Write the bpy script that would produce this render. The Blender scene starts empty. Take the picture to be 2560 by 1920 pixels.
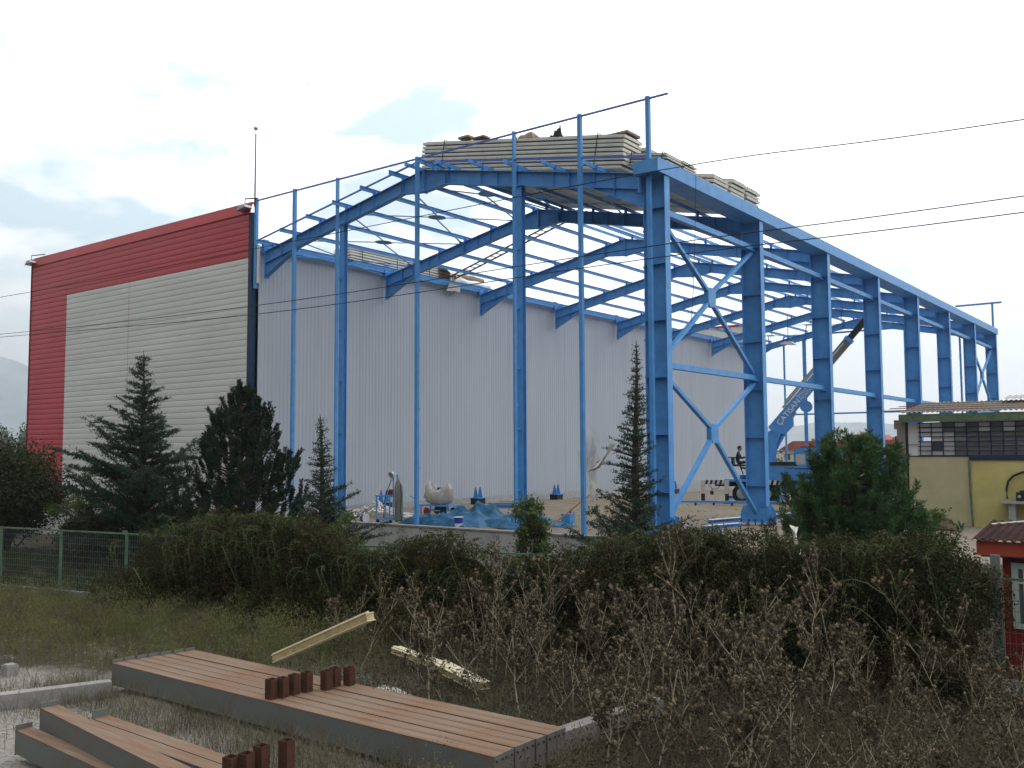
import bpy, math, random
import numpy as np
from mathutils import Vector, Matrix

R = math.radians
SC = bpy.context.scene
COL = SC.collection
rnd = random.Random(7)
nr = np.random.default_rng(11)

# ------------------------------------------------------------------ camera
cam = bpy.data.cameras.new('camera')
cam_o = bpy.data.objects.new('camera', cam)
COL.objects.link(cam_o)
cam.sensor_width = 36.0
cam.lens = 36.0 * 2350.03 / 2560.0
cam.clip_start = 0.1
cam.clip_end = 20000
yaw, pitch, roll = -0.651208, 0.0708158, -0.00510579
fw = Vector((math.sin(yaw) * math.cos(pitch), math.cos(yaw) * math.cos(pitch), math.sin(pitch)))
rt = Vector((math.cos(yaw), -math.sin(yaw), 0))
up = rt.cross(fw)
r2 = rt * math.cos(roll) + up * math.sin(roll)
u2 = -rt * math.sin(roll) + up * math.cos(roll)
M = Matrix((r2, u2, -fw)).transposed().to_4x4()
M.translation = Vector((12.4494, -23.6853, 2.5))
cam_o.matrix_world = M
SC.camera = cam_o

# ------------------------------------------------------------------ sky and sun
SUN_EL, SUN_AZ = R(42), R(12)      # azimuth from +Y towards +X
w = bpy.data.worlds.new('World')
SC.world = w
w.use_nodes = True
nt = w.node_tree
nt.nodes.clear()
N = nt.nodes.new
L = nt.links.new
out = N('ShaderNodeOutputWorld')
bg = N('ShaderNodeBackground')
bg.inputs['Strength'].default_value = 0.10
sky = N('ShaderNodeTexSky')
sky.sky_type = 'NISHITA'
sky.sun_disc = False
sky.sun_elevation = SUN_EL
sky.sun_rotation = SUN_AZ
sky.air_density = 1.0
sky.dust_density = 2.5
tc = N('ShaderNodeTexCoord')
mp = N('ShaderNodeMapping')
mp.inputs['Scale'].default_value = (1.0, 1.0, 2.2)
mp.inputs['Location'].default_value = (0.9, 1.2, 0.1)
nz = N('ShaderNodeTexNoise')
nz.inputs['Scale'].default_value = 5.6
nz.inputs['Detail'].default_value = 8
nz.inputs['Roughness'].default_value = 0.55
nz.inputs['Distortion'].default_value = 0.25
L(tc.outputs['Generated'], mp.inputs['Vector'])
L(mp.outputs['Vector'], nz.inputs['Vector'])
# the sky opens up towards the west (left), solid cloud elsewhere
dt = N('ShaderNodeVectorMath'); dt.operation = 'DOT_PRODUCT'
dt.inputs[1].default_value = (-0.93, 0.33, 0.12)
L(tc.outputs['Generated'], dt.inputs[0])
op = N('ShaderNodeMapRange')
op.inputs['From Min'].default_value = 0.72
op.inputs['From Max'].default_value = 0.97
op.inputs['To Min'].default_value = 0.16
op.inputs['To Max'].default_value = -0.015
L(dt.outputs['Value'], op.inputs['Value'])
ad = N('ShaderNodeMath'); ad.operation = 'ADD'
L(nz.outputs['Fac'], ad.inputs[0]); L(op.outputs['Result'], ad.inputs[1])
rp = N('ShaderNodeValToRGB')
rp.color_ramp.elements[0].position = 0.42
rp.color_ramp.elements[1].position = 0.54
L(ad.outputs[0], rp.inputs['Fac'])
# clouds are brighter on the side of the hidden sun
ds = N('ShaderNodeVectorMath'); ds.operation = 'DOT_PRODUCT'
ds.inputs[1].default_value = (math.sin(SUN_AZ) * math.cos(SUN_EL), math.cos(SUN_AZ) * math.cos(SUN_EL), math.sin(SUN_EL))
L(tc.outputs['Generated'], ds.inputs[0])
br = N('ShaderNodeMapRange')
br.inputs['From Min'].default_value = -0.55
br.inputs['From Max'].default_value = 0.65
br.inputs['To Min'].default_value = 1.6
br.inputs['To Max'].default_value = 21.5
L(ds.outputs['Value'], br.inputs['Value'])
n2 = N('ShaderNodeTexNoise')
n2.inputs['Scale'].default_value = 2.3
n2.inputs['Detail'].default_value = 6
L(mp.outputs['Vector'], n2.inputs['Vector'])
m2 = N('ShaderNodeMapRange')
m2.inputs['From Min'].default_value = 0.3
m2.inputs['From Max'].default_value = 0.7
m2.inputs['To Min'].default_value = 0.93
m2.inputs['To Max'].default_value = 1.1
L(n2.outputs['Fac'], m2.inputs['Value'])
mu = N('ShaderNodeMath'); mu.operation = 'MULTIPLY'
L(br.outputs['Result'], mu.inputs[0]); L(m2.outputs['Result'], mu.inputs[1])
cc = N('ShaderNodeCombineColor')
for i in range(3):
    k = N('ShaderNodeMath'); k.operation = 'MULTIPLY'
    k.inputs[1].default_value = (0.985, 1.0, 1.02)[i]
    L(mu.outputs[0], k.inputs[0]); L(k.outputs[0], cc.inputs[i])
mx = N('ShaderNodeMix'); mx.data_type = 'RGBA'
L(rp.outputs['Color'], mx.inputs[0])
# thin veil over the blue openings
vl = N('ShaderNodeMix'); vl.data_type = 'RGBA'
vl.inputs[0].default_value = 0.8
vl.inputs[7].default_value = (9.4, 12.0, 13.4, 1)
L(sky.outputs['Color'], vl.inputs[6])
L(vl.outputs[2], mx.inputs[6]); L(cc.outputs[0], mx.inputs[7])
L(mx.outputs[2], bg.inputs['Color'])
L(bg.outputs[0], out.inputs['Surface'])

sun = bpy.data.lights.new('sun', 'SUN')
sun.energy = 0.6
sun.angle = R(18)
sun.color = (1.0, 0.95, 0.88)
sun_o = bpy.data.objects.new('sun', sun)
COL.objects.link(sun_o)
sd = Vector(ds.inputs[1].default_value)
sun_o.rotation_euler = sd.to_track_quat('Z', 'Y').to_euler()
sun_o.location = (0, 0, 60)

SC.view_settings.view_transform = 'Standard'
SC.view_settings.look = 'None'
SC.view_settings.exposure = 0.0
SC.view_settings.gamma = 1
SC.cycles.max_bounces = 6
SC.cycles.diffuse_bounces = 3
SC.cycles.transparent_max_bounces = 8

# ------------------------------------------------------------------ materials
def mat(name, col, rough=0.6, var=0.0, scale=4.0, col2=None, bump=0.0, bscale=40.0, metal=0.0,
        stretch=(1, 1, 1), spec=0.3, thr=(0.35, 0.65), detail=6):
    m = bpy.data.materials.new(name)
    m.use_nodes = True
    t = m.node_tree
    b = t.nodes['Principled BSDF']
    b.inputs['Roughness'].default_value = rough
    b.inputs['Metallic'].default_value = metal
    b.inputs['Specular IOR Level'].default_value = spec
    c = (*col, 1)
    tcn = t.nodes.new('ShaderNodeTexCoord')
    mpn = t.nodes.new('ShaderNodeMapping')
    mpn.inputs['Scale'].default_value = stretch
    t.links.new(tcn.outputs['Object'], mpn.inputs['Vector'])
    if var > 0 or col2 is not None:
        n = t.nodes.new('ShaderNodeTexNoise')
        n.inputs['Scale'].default_value = scale
        n.inputs['Detail'].default_value = detail
        n.inputs['Roughness'].default_value = 0.65
        t.links.new(mpn.outputs['Vector'], n.inputs['Vector'])
        r = t.nodes.new('ShaderNodeMapRange')
        r.inputs['From Min'].default_value = thr[0]
        r.inputs['From Max'].default_value = thr[1]
        t.links.new(n.outputs['Fac'], r.inputs['Value'])
        x = t.nodes.new('ShaderNodeMix'); x.data_type = 'RGBA'
        t.links.new(r.outputs['Result'], x.inputs[0])
        if col2 is None:
            x.inputs[6].default_value = (*[v * (1 - var) for v in col], 1)
            x.inputs[7].default_value = (*[min(1, v * (1 + var)) for v in col], 1)
        else:
            x.inputs[6].default_value = c
            x.inputs[7].default_value = (*col2, 1)
        t.links.new(x.outputs[2], b.inputs['Base Color'])
    else:
        b.inputs['Base Color'].default_value = c
    if bump > 0:
        n = t.nodes.new('ShaderNodeTexNoise')
        n.inputs['Scale'].default_value = bscale
        n.inputs['Detail'].default_value = 5
        t.links.new(mpn.outputs['Vector'], n.inputs['Vector'])
        bp = t.nodes.new('ShaderNodeBump')
        bp.inputs['Strength'].default_value = bump
        bp.inputs['Distance'].default_value = 0.05
        t.links.new(n.outputs['Fac'], bp.inputs['Height'])
        t.links.new(bp.outputs['Normal'], b.inputs['Normal'])
    return m

def leafmat(name, c1, c2, scale=1.2, rough=0.7, trans=0.25):
    m = mat(name, c1, rough, col2=c2, scale=scale, spec=0.15, thr=(0.3, 0.7))
    t = m.node_tree
    b = t.nodes['Principled BSDF']
    lk = [l for l in t.links if l.to_socket == b.inputs['Base Color']][0].from_socket
    tr = t.nodes.new('ShaderNodeBsdfTranslucent')
    t.links.new(lk, tr.inputs['Color'])
    ms = t.nodes.new('ShaderNodeMixShader')
    ms.inputs[0].default_value = trans
    o = t.nodes['Material Output']
    t.links.new(b.outputs[0], ms.inputs[1]); t.links.new(tr.outputs[0], ms.inputs[2])
    t.links.new(ms.outputs[0], o.inputs['Surface'])
    return m

BLUE = mat('blue_steel_paint', (0.078, 0.275, 0.60), 0.45, var=0.12, scale=2.2, spec=0.35, bump=0.05, bscale=12)
BLUE_D = mat('dark_blue_paint', (0.012, 0.035, 0.085), 0.5, var=0.2, scale=2)
RAILM = mat('blue_rail_paint', (0.10, 0.16, 0.50), 0.45, var=0.2, scale=3)
WALLW = mat('white_corrugated_sheet', (0.40, 0.435, 0.49), 0.45, var=0.05, scale=0.9, stretch=(1, 1, 0.12))
CREAM = mat('cream_sandwich_panel', (0.61, 0.62, 0.59), 0.4, var=0.07, scale=0.6, stretch=(0.4, 1, 2))
REDP = mat('red_sandwich_panel', (0.46, 0.042, 0.055), 0.36, var=0.08, scale=0.5, spec=0.5)
REDT = mat('red_trim', (0.42, 0.03, 0.035), 0.4, var=0.1, scale=1)
CONC = mat('concrete', (0.36, 0.36, 0.35), 0.85, var=0.2, scale=1.3, bump=0.3, bscale=14, stretch=(1, 1, 0.5))
CONC_T = mat('concrete_light', (0.24, 0.23, 0.215), 0.85, var=0.15, scale=3, bump=0.2)
METAL = mat('galvanised', (0.4, 0.41, 0.42), 0.4, var=0.15, scale=5, metal=0.4)
DARK = mat('dark_metal', (0.02, 0.02, 0.022), 0.5, var=0.3, scale=5)
BLACKR = mat('black_rubber', (0.015, 0.015, 0.016), 0.85, var=0.3, scale=8)
CREAMP = mat('bundle_panel_face', (0.66, 0.64, 0.55), 0.5, var=0.10, scale=2)
FOAM = mat('bundle_panel_foam', (0.10, 0.075, 0.06), 0.8, var=0.15, scale=6)
STRAP = mat('strap', (0.05, 0.05, 0.05), 0.6)
WOOD = mat('raw_timber', (0.26, 0.17, 0.10), 0.8, var=0.3, scale=6, stretch=(0.2, 1, 1))
PLAST = mat('clear_plastic_sheet', (0.55, 0.56, 0.57), 0.25, var=0.25, scale=3, spec=0.6, bump=0.5, bscale=8)
RUST = mat('rusty_steel_top', (0.155, 0.080, 0.040), 0.8, col2=(0.20, 0.165, 0.13), scale=2.2, stretch=(0.35, 5, 3), bump=0.15, bscale=30, thr=(0.38, 0.72))
RUSTD = mat('dark_rust_tube', (0.045, 0.017, 0.010), 0.85, col2=(0.085, 0.032, 0.017), scale=9, bump=0.4, bscale=60)
GREYP = mat('grey_primer', (0.125, 0.135, 0.125), 0.6, col2=(0.15, 0.10, 0.065), scale=3.0, thr=(0.5, 0.8), bump=0.1)
TARP = mat('blue_tarpaulin', (0.018, 0.10, 0.20), 0.6, var=0.45, scale=2.5, spec=0.2, bump=0.4, bscale=7)
YEL = mat('yellow_render', (0.50, 0.44, 0.17), 0.85, var=0.12, scale=1.4, bump=0.15, bscale=30)
YEL2 = mat('pale_yellow_render', (0.47, 0.43, 0.25), 0.85, var=0.10, scale=1.2, bump=0.15, bscale=30)
GREENF = mat('green_fascia', (0.11, 0.16, 0.09), 0.7, var=0.25, scale=3)
WHITE = mat('white_paint', (0.62, 0.62, 0.60), 0.6, var=0.08, scale=2)
GREYB = mat('grey_boarding', (0.16, 0.17, 0.16), 0.8, var=0.2, scale=2)
BARS = mat('navy_bars', (0.02, 0.025, 0.07), 0.5)
ROOFF = mat('fibre_cement_roof', (0.16, 0.14, 0.12), 0.9, var=0.35, scale=2, bump=0.2)
ROOFL = mat('grey_corrugated_sheet', (0.34, 0.34, 0.33), 0.8, var=0.15, scale=3)
BRICK = mat('old_brick', (0.28, 0.13, 0.08), 0.9, col2=(0.32, 0.27, 0.22), scale=5, bump=0.4, bscale=20)
RTILE = mat('red_tile_roof', (0.30, 0.08, 0.05), 0.85, var=0.3, scale=0.8)
KRED = mat('kiosk_red_paint', (0.20, 0.018, 0.016), 0.5, var=0.15, scale=3)
KORG = mat('kiosk_orange_fascia', (0.34, 0.06, 0.035), 0.5, var=0.12, scale=3)
KROOF = mat('brown_corrugated_roof', (0.04, 0.02, 0.018), 0.95, spec=0.05, var=0.3, scale=4)
GLASS = mat('dark_glass', (0.05, 0.06, 0.065), 0.08, spec=0.8)
PANE = mat('grey_pane', (0.10, 0.12, 0.13), 0.15, spec=0.7)
FENCEG = mat('green_fence_paint', (0.09, 0.16, 0.10), 0.5, var=0.3, scale=6)
WIRE = mat('fence_wire', (0.10, 0.13, 0.12), 0.5)
CABLE = mat('black_cable', (0.012, 0.012, 0.014), 0.6)
SKIN = mat('skin', (0.30, 0.16, 0.10), 0.6)
CLOTH = mat('dark_clothes', (0.012, 0.014, 0.025), 0.9)
HAIR = mat('dark_hair', (0.008, 0.007, 0.006), 0.8)
LETTER = mat('white_lettering', (.8, .8, .78), .6)
STRIPE_W = mat('outrigger_white', (0.50, 0.50, 0.48), 0.6, var=0.15, scale=4)
ORANGE = mat('orange_lamp_glass', (0.7, 0.22, 0.02), 0.3)
CARDB = mat('weathered_cardboard', (0.27, 0.21, 0.15), 0.9, var=0.25, scale=5, bump=0.3)
BARK = mat('bark', (0.06, 0.045, 0.035), 0.95, var=0.3, scale=10, bump=0.5)
THST = mat('dry_stem', (0.165, 0.14, 0.092), 0.9, col2=(0.40, 0.35, 0.25), scale=5)
THHD = mat('dry_flower_head', (0.10, 0.078, 0.048), 0.95, col2=(0.22, 0.172, 0.11), scale=7)
THLF = leafmat('withered_leaf', (0.028, 0.026, 0.014), (0.078, 0.064, 0.038), 3)
CEDAR = leafmat('cedar_needles', (0.022, 0.045, 0.030), (0.045, 0.074, 0.046), 0.9, trans=0.1)
PINEM = leafmat('dark_pine_needles', (0.018, 0.034, 0.02), (0.038, 0.062, 0.035), 0.9, trans=0.08)
PINEG = leafmat('green_pine_needles', (0.024, 0.066, 0.022), (0.072, 0.14, 0.045), 1.5, trans=0.15)
HEDGEM = leafmat('hedge_leaves', (0.015, 0.029, 0.009), (0.064, 0.047, 0.017), 1.1, trans=0.2)
HEDGED = mat('hedge_core_shade', (0.014, 0.016, 0.008), 0.98, var=0.5, spec=0.0, scale=9, bump=0.8, bscale=14)  # near-black colour stands for the shade deep inside the hedge
BRIARM = leafmat('briar_leaves', (0.035, 0.055, 0.018), (0.09, 0.10, 0.035), 1.4, trans=0.25)
SHRUBM = leafmat('shrub_leaves', (0.06, 0.10, 0.03), (0.12, 0.16, 0.055), 1.6, trans=0.3)
DECID = leafmat('dark_broad_leaves', (0.022, 0.034, 0.012), (0.05, 0.055, 0.022), 0.8, trans=0.15)
POPL = leafmat('pale_poplar_leaves', (0.09, 0.13, 0.09), (0.14, 0.18, 0.12), 0.5, trans=0.25)
GRASSG = leafmat('green_weeds', (0.07, 0.10, 0.028), (0.19, 0.175, 0.075), 0.8, trans=0.3)
GRASSD = leafmat('dry_weeds', (0.06, 0.055, 0.03), (0.17, 0.145, 0.095), 1.3, trans=0.2)
STONE = mat('pale_gravel_stone', (0.40, 0.39, 0.36), 0.9, col2=(0.22, 0.215, 0.20), scale=7)

# ------------------------------------------------------------------ mesh helpers
class MB:
    def __init__(s):
        s.v = []; s.f = []; s.m = []; s.mi = 0
    def add(s, vs, fs):
        o = len(s.v)
        s.v += [tuple(p) for p in vs]
        s.f += [tuple(i + o for i in f) for f in fs]
        s.m += [s.mi] * len(fs)
        return s
    def box(s, x0, x1, y0, y1, z0, z1):
        return s.add([(x, y, z) for x in (x0, x1) for y in (y0, y1) for z in (z0, z1)],
                     [(0, 1, 3, 2), (4, 6, 7, 5), (0, 4, 5, 1), (2, 3, 7, 6), (0, 2, 6, 4), (1, 5, 7, 3)])
    def bar(s, a, b, wd, ht, upv=(0, 0, 1)):
        a = Vector(a); b = Vector(b); d = (b - a).normalized()
        u = Vector(upv)
        sx = d.cross(u)
        if sx.length < 1e-4:
            sx = d.cross(Vector((1, 0, 0)))
        sx.normalize(); uz = sx.cross(d)
        sx *= wd / 2; uz *= ht / 2
        vs = [p + i * sx + j * uz for p in (a, b) for i, j in ((-1, -1), (1, -1), (1, 1), (-1, 1))]
        return s.add(vs, [(0, 3, 2, 1), (4, 5, 6, 7), (0, 1, 5, 4), (1, 2, 6, 5), (2, 3, 7, 6), (3, 0, 4, 7)])
    def tube(s, pts, rad, n=8, cap=True):
        pts = [Vector(p) for p in pts]
        if not hasattr(rad, '__len__'):
            rad = [rad] * len(pts)
        rad = [float(q) for q in rad]
        vs = []; fs = []
        for i, p in enumerate(pts):
            d = (pts[min(i + 1, len(pts) - 1)] - pts[max(i - 1, 0)])
            d = d.normalized() if d.length > 1e-9 else Vector((0, 0, 1))
            a = d.cross(Vector((0, 0, 1)))
            if a.length < 0.05:
                a = d.cross(Vector((1, 0, 0)))
            a.normalize(); b = a.cross(d)
            for k in range(n):
                t = 2 * math.pi * k / n
                vs.append(p + rad[i] * (a * math.cos(t) + b * math.sin(t)))
        for i in range(len(pts) - 1):
            for k in range(n):
                k2 = (k + 1) % n
                fs.append((i * n + k, i * n + k2, (i + 1) * n + k2, (i + 1) * n + k))
        if cap:
            fs.append(tuple(range(n))[::-1])
            fs.append(tuple((len(pts) - 1) * n + k for k in range(n)))
        return s.add(vs, fs)
    def prism(s, poly, axis, a, b):
        # poly: 2D points; axis 'x','y','z' = extrusion direction
        n = len(poly)
        def P(p, t):
            return {'x': (t, p[0], p[1]), 'y': (p[0], t, p[1]), 'z': (p[0], p[1], t)}[axis]
        vs = [P(p, a) for p in poly] + [P(p, b) for p in poly]
        fs = [tuple(range(n))[::-1], tuple(range(n, 2 * n))] + [(i, (i + 1) % n, n + (i + 1) % n, n + i) for i in range(n)]
        return s.add(vs, fs)
    def sheet(s, prof, axis, a, b):
        # open profile extruded
        n = len(prof)
        def P(p, t):
            return {'x': (t, p[0], p[1]), 'y': (p[0], t, p[1]), 'z': (p[0], p[1], t)}[axis]
        return s.add([P(p, a) for p in prof] + [P(p, b) for p in prof],
                     [(i, i + 1, n + i + 1, n + i) for i in range(n - 1)])
    def ball(s, c, r, n=6, m=8, sq=(1, 1, 1), jit=0):
        vs = [(c[0], c[1], c[2] + r * sq[2])]
        for i in range(1, n):
            for k in range(m):
                t = math.pi * i / n; p = 2 * math.pi * k / m
                q = r * (1 + jit * rnd.uniform(-1, 1))
                vs.append((c[0] + q * sq[0] * math.sin(t) * math.cos(p), c[1] + q * sq[1] * math.sin(t) * math.sin(p), c[2] + q * sq[2] * math.cos(t)))
        vs.append((c[0], c[1], c[2] - r * sq[2]))
        fs = [(0, 1 + k, 1 + (k + 1) % m) for k in range(m)]
        for i in range(n - 2):
            for k in range(m):
                a = 1 + i * m + k; b = 1 + i * m + (k + 1) % m
                fs.append((a, a + m, b + m, b))
        e = len(vs) - 1
        fs += [(e, e - m + (k + 1) % m, e - m + k) for k in range(m)]
        return s.add(vs, fs)

ORG = {}
def finish(o, parent, org):
    COL.objects.link(o)
    if parent is not None:
        o.parent = parent
        ORG[o] = ORG.get(parent, Vector((0, 0, 0)))
    else:
        o.location = org
        ORG[o] = Vector(org)

def build(name, mb, mats, parent=None, org=(0, 0, 0), smooth=False):
    """link a mesh; its vertices are in world space, the thing's own origin is taken off them"""
    me = bpy.data.meshes.new(name)
    if parent is not None:
        org = ORG.get(parent, Vector((0, 0, 0)))
    org = Vector(org)
    if isinstance(mb, MB):
        me.from_pydata([(x - org.x, y - org.y, z - org.z) for x, y, z in mb.v], [], mb.f)
        mi = mb.m
    else:
        V, F = mb
        V = np.asarray(V, dtype=np.float32) - np.array(org, dtype=np.float32)
        F = np.asarray(F, dtype=np.int32)
        me.vertices.add(len(V)); me.vertices.foreach_set('co', V.ravel())
        k = F.shape[1]
        me.loops.add(F.size); me.loops.foreach_set('vertex_index', F.ravel())
        me.polygons.add(len(F))
        me.polygons.foreach_set('loop_start', np.arange(0, F.size, k, dtype=np.int32))
        me.polygons.foreach_set('loop_total', np.full(len(F), k, dtype=np.int32))
        mi = None
    if not isinstance(mats, (list, tuple)):
        mats = [mats]
    for m in mats:
        me.materials.append(m)
    if mi is not None and len(mats) > 1:
        me.polygons.foreach_set('material_index', mi)
    if smooth:
        me.polygons.foreach_set('use_smooth', [True] * len(me.polygons))
    me.update(calc_edges=True)
    o = bpy.data.objects.new(name, me)
    finish(o, parent, org)
    return o

def tag(o, label=None, cat=None, group=None, kind=None):
    if label: o['label'] = label
    if cat: o['category'] = cat
    if group: o['group'] = group
    if kind: o['kind'] = kind
    return o

def thing(name, label, cat, loc=(0, 0, 0), group=None):
    o = bpy.data.objects.new(name, None)
    o.empty_display_size = 0.3
    finish(o, None, Vector(loc))
    return tag(o, label, cat, group)

def copy_tree(o, parent=None):
    c = o.copy(); COL.objects.link(c)
    if parent is not None:
        c.parent = parent
    for ch in list(o.children):
        copy_tree(ch, c)
    return c

def leaves(C, D, ln, wd, nrm=None):
    """rhombic leaf faces: centres C, directions D (n,3), lengths, widths"""
    C = np.asarray(C, float); n = len(C)
    D = np.asarray(D, float); D = D / (np.linalg.norm(D, axis=1, keepdims=True) + 1e-9)
    if nrm is None:
        nrm = nr.normal(size=(n, 3))
    S = np.cross(D, nrm); S /= (np.linalg.norm(S, axis=1, keepdims=True) + 1e-9)
    ln = np.broadcast_to(np.asarray(ln, float).reshape(-1, 1), (n, 1)); wd = np.broadcast_to(np.asarray(wd, float).reshape(-1, 1), (n, 1))
    V = np.stack([C - D * ln / 2, C + S * wd / 2, C + D * ln / 2, C - S * wd / 2], axis=1).reshape(-1, 3)
    F = np.arange(4 * n).reshape(-1, 4)
    return V, F

def join_np(*parts):
    V = []; F = []; o = 0
    for v, f in parts:
        V.append(v); F.append(f + o); o += len(v)
    return np.concatenate(V), np.concatenate(F)

def gz(x, y):
    """ground height"""
    x = np.asarray(x, float); y = np.asarray(y, float)
    z_in = -0.013 * np.clip(y - 4, 0, 60)
    # in front of the plinth wall the yard lies lower; to the right it ramps up to the pad
    ramp = np.clip((y + 5.6) / 4.2, 0, 1); ramp = ramp * ramp * (3 - 2 * ramp)
    bl = np.clip((x - 0.9) / 1.2, 0, 1)
    z_out = -1.4 + 1.38 * ramp * bl
    z = np.where(y > -0.62, z_in, z_out)
    return z

# ------------------------------------------------------------------ ground
def ground():
    xs = np.unique(np.concatenate([[-6000, -3000, -1500, -700, -300, -150, -90, -60], np.arange(-45, 22, 0.33), [25, 30, 40, 60, 100, 200, 500, 1500, 3000, 6000]]))
    ys = np.unique(np.concatenate([[-200, -100, -60, -40, -30], np.arange(-25, -0.65, 0.3), [-0.66, -0.56], np.arange(0, 30, 0.4), np.arange(30, 60, 2), [70, 90, 130, 200, 400, 800, 1500, 3000, 6000]]))
    X, Y = np.meshgrid(xs, ys)
    Z = gz(X, Y)
    near = (np.abs(X) < 60) & (Y < 50)
    wob = 0.03 * np.sin(X * 1.7 + Y * 0.6) * np.cos(Y * 1.3 - X * 0.4) + 0.018 * np.sin(X * 4.1) * np.sin(Y * 3.7)
    Z = Z + np.where(near, wob, 0) - np.where(near & (Y > -0.62), 0.02, 0)
    nx = len(xs)
    V = np.stack([X.ravel(), Y.ravel(), Z.ravel()], 1)
    i = (np.arange(len(ys) - 1)[:, None] * nx + np.arange(nx - 1)[None, :]).ravel()
    F = np.stack([i, i + 1, i + nx + 1, i + nx], 1)
    m = bpy.data.materials.new('ground_soil'); m.use_nodes = True
    t = m.node_tree; b = t.nodes['Principled BSDF']; b.inputs['Roughness'].default_value = 0.95
    b.inputs['Specular IOR Level'].default_value = 0.1
    g = t.nodes.new('ShaderNodeNewGeometry')
    def noise(sc, d=6, ro=0.6):
        n = t.nodes.new('ShaderNodeTexNoise'); n.inputs['Scale'].default_value = sc
        n.inputs['Detail'].default_value = d; n.inputs['Roughness'].default_value = ro
        t.links.new(g.outputs['Position'], n.inputs['Vector']); return n
    def rng(s, a, c, lo=0, hi=1):
        r = t.nodes.new('ShaderNodeMapRange'); r.inputs['From Min'].default_value = a; r.inputs['From Max'].default_value = c
        r.inputs['To Min'].default_value = lo; r.inputs['To Max'].default_value = hi
        t.links.new(s, r.inputs['Value']); return r.outputs['Result']
    def mix(f, a, c):
        x = t.nodes.new('ShaderNodeMix'); x.data_type = 'RGBA'
        t.links.new(f, x.inputs[0])
        for k, v in ((6, a), (7, c)):
            if isinstance(v, tuple): x.inputs[k].default_value = (*v, 1)
            else: t.links.new(v, x.inputs[k])
        return x.outputs[2]
    sep = t.nodes.new('ShaderNodeSeparateXYZ'); t.links.new(g.outputs['Position'], sep.inputs[0])
    dk = t.nodes.new('ShaderNodeVectorMath'); dk.operation = 'DISTANCE'; dk.inputs[1].default_value = (-.6, -16.4, -1.4)
    t.links.new(g.outputs['Position'], dk.inputs[0])
    nn = noise(.8); su = t.nodes.new('ShaderNodeMath'); su.operation = 'MULTIPLY_ADD'; su.inputs[1].default_value = 9.0
    t.links.new(nn.outputs['Fac'], su.inputs[0]); t.links.new(dk.outputs['Value'], su.inputs[2])
    yard = mix(rng(su.outputs[0], 9.6, 7.6), (0.065, 0.056, 0.038), (0.30, 0.285, 0.255))
    yard = mix(rng(noise(16, 8, 0.8).outputs['Fac'], 0.45, 0.7), yard, (0.06, 0.052, 0.04))
    site = mix(rng(noise(0.5).outputs['Fac'], 0.4, 0.6), (0.20, 0.145, 0.09), (0.20, 0.185, 0.165))
    site = mix(rng(noise(9, 8, 0.8).outputs['Fac'], 0.4, 0.75), site, (0.30, 0.255, 0.20))
    field = mix(rng(noise(0.02).outputs['Fac'], 0.4, 0.6), (0.10, 0.11, 0.05), (0.16, 0.14, 0.085))
    c = mix(rng(sep.outputs['Y'], -0.9, -0.4), yard, site)
    c = mix(rng(sep.outputs['Y'], 52, 60), c, field)
    t.links.new(c, b.inputs['Base Color'])
    bp = t.nodes.new('ShaderNodeBump'); bp.inputs['Strength'].default_value = 0.7; bp.inputs['Distance'].default_value = 0.05
    t.links.new(noise(22, 8, 0.7).outputs['Fac'], bp.inputs['Height']); t.links.new(bp.outputs['Normal'], b.inputs['Normal'])
    o = build('ground', (V, F), m, smooth=True)
    tag(o, kind='structure')
ground()

# plinth wall along the edge of the building platform
def plinth():
    t = thing('retaining_wall', 'low grey cast concrete wall holding up the platform under both halls', 'wall', (-18, -0.7, -1.4))
    m = MB()
    for k in range(14):
        x0 = -37.0 + k * 2.75; x1 = min(x0 + 2.74, 1.45)
        if x0 < 1.4:
            m.box(x0, x1, -0.72, -0.5, -1.6, 0.0)
    build('wall', m, CONC, t)
    c = MB().box(-37.05, 1.5, -0.75, -0.47, 0.003, 0.05)
    build('coping', c, CONC_T, t)
plinth()

# ------------------------------------------------------------------ finished hall (left)
XW = -18.2          # shared side wall
XL = -36.5          # far left corner
BAY = 6.805
LEN = 7 * BAY
def hclad(mb, x0, x1, z0, z1, yf=-0.42, pitch=0.255, zoff=0.0):
    """horizontal sandwich panel courses with recessed joints, extruded along x"""
    z = z0; prof = []
    k = 0
    while z < z1 - 1e-4:
        zt = min(z + pitch, z1)
        prof += [(yf + 0.022, z), (yf + 0.004, z + 0.012), (yf, z + 0.03), (yf - 0.004, z + (zt - z) * 0.5), (yf, zt - 0.03), (yf + 0.004, zt - 0.012), (yf + 0.022, zt - 0.001)]
        z = zt
    prof = [(yf + 0.1, z0)] + prof + [(yf + 0.1, z1)]
    mb.sheet(prof, 'x', x0, x1)
    # end returns
    for x in (x0, x1):
        mb.add([(x, yf + 0.02, z0), (x, yf + 0.1, z0), (x, yf + 0.1, z1), (x, yf + 0.02, z1)], [(0, 1, 2, 3)])

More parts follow.
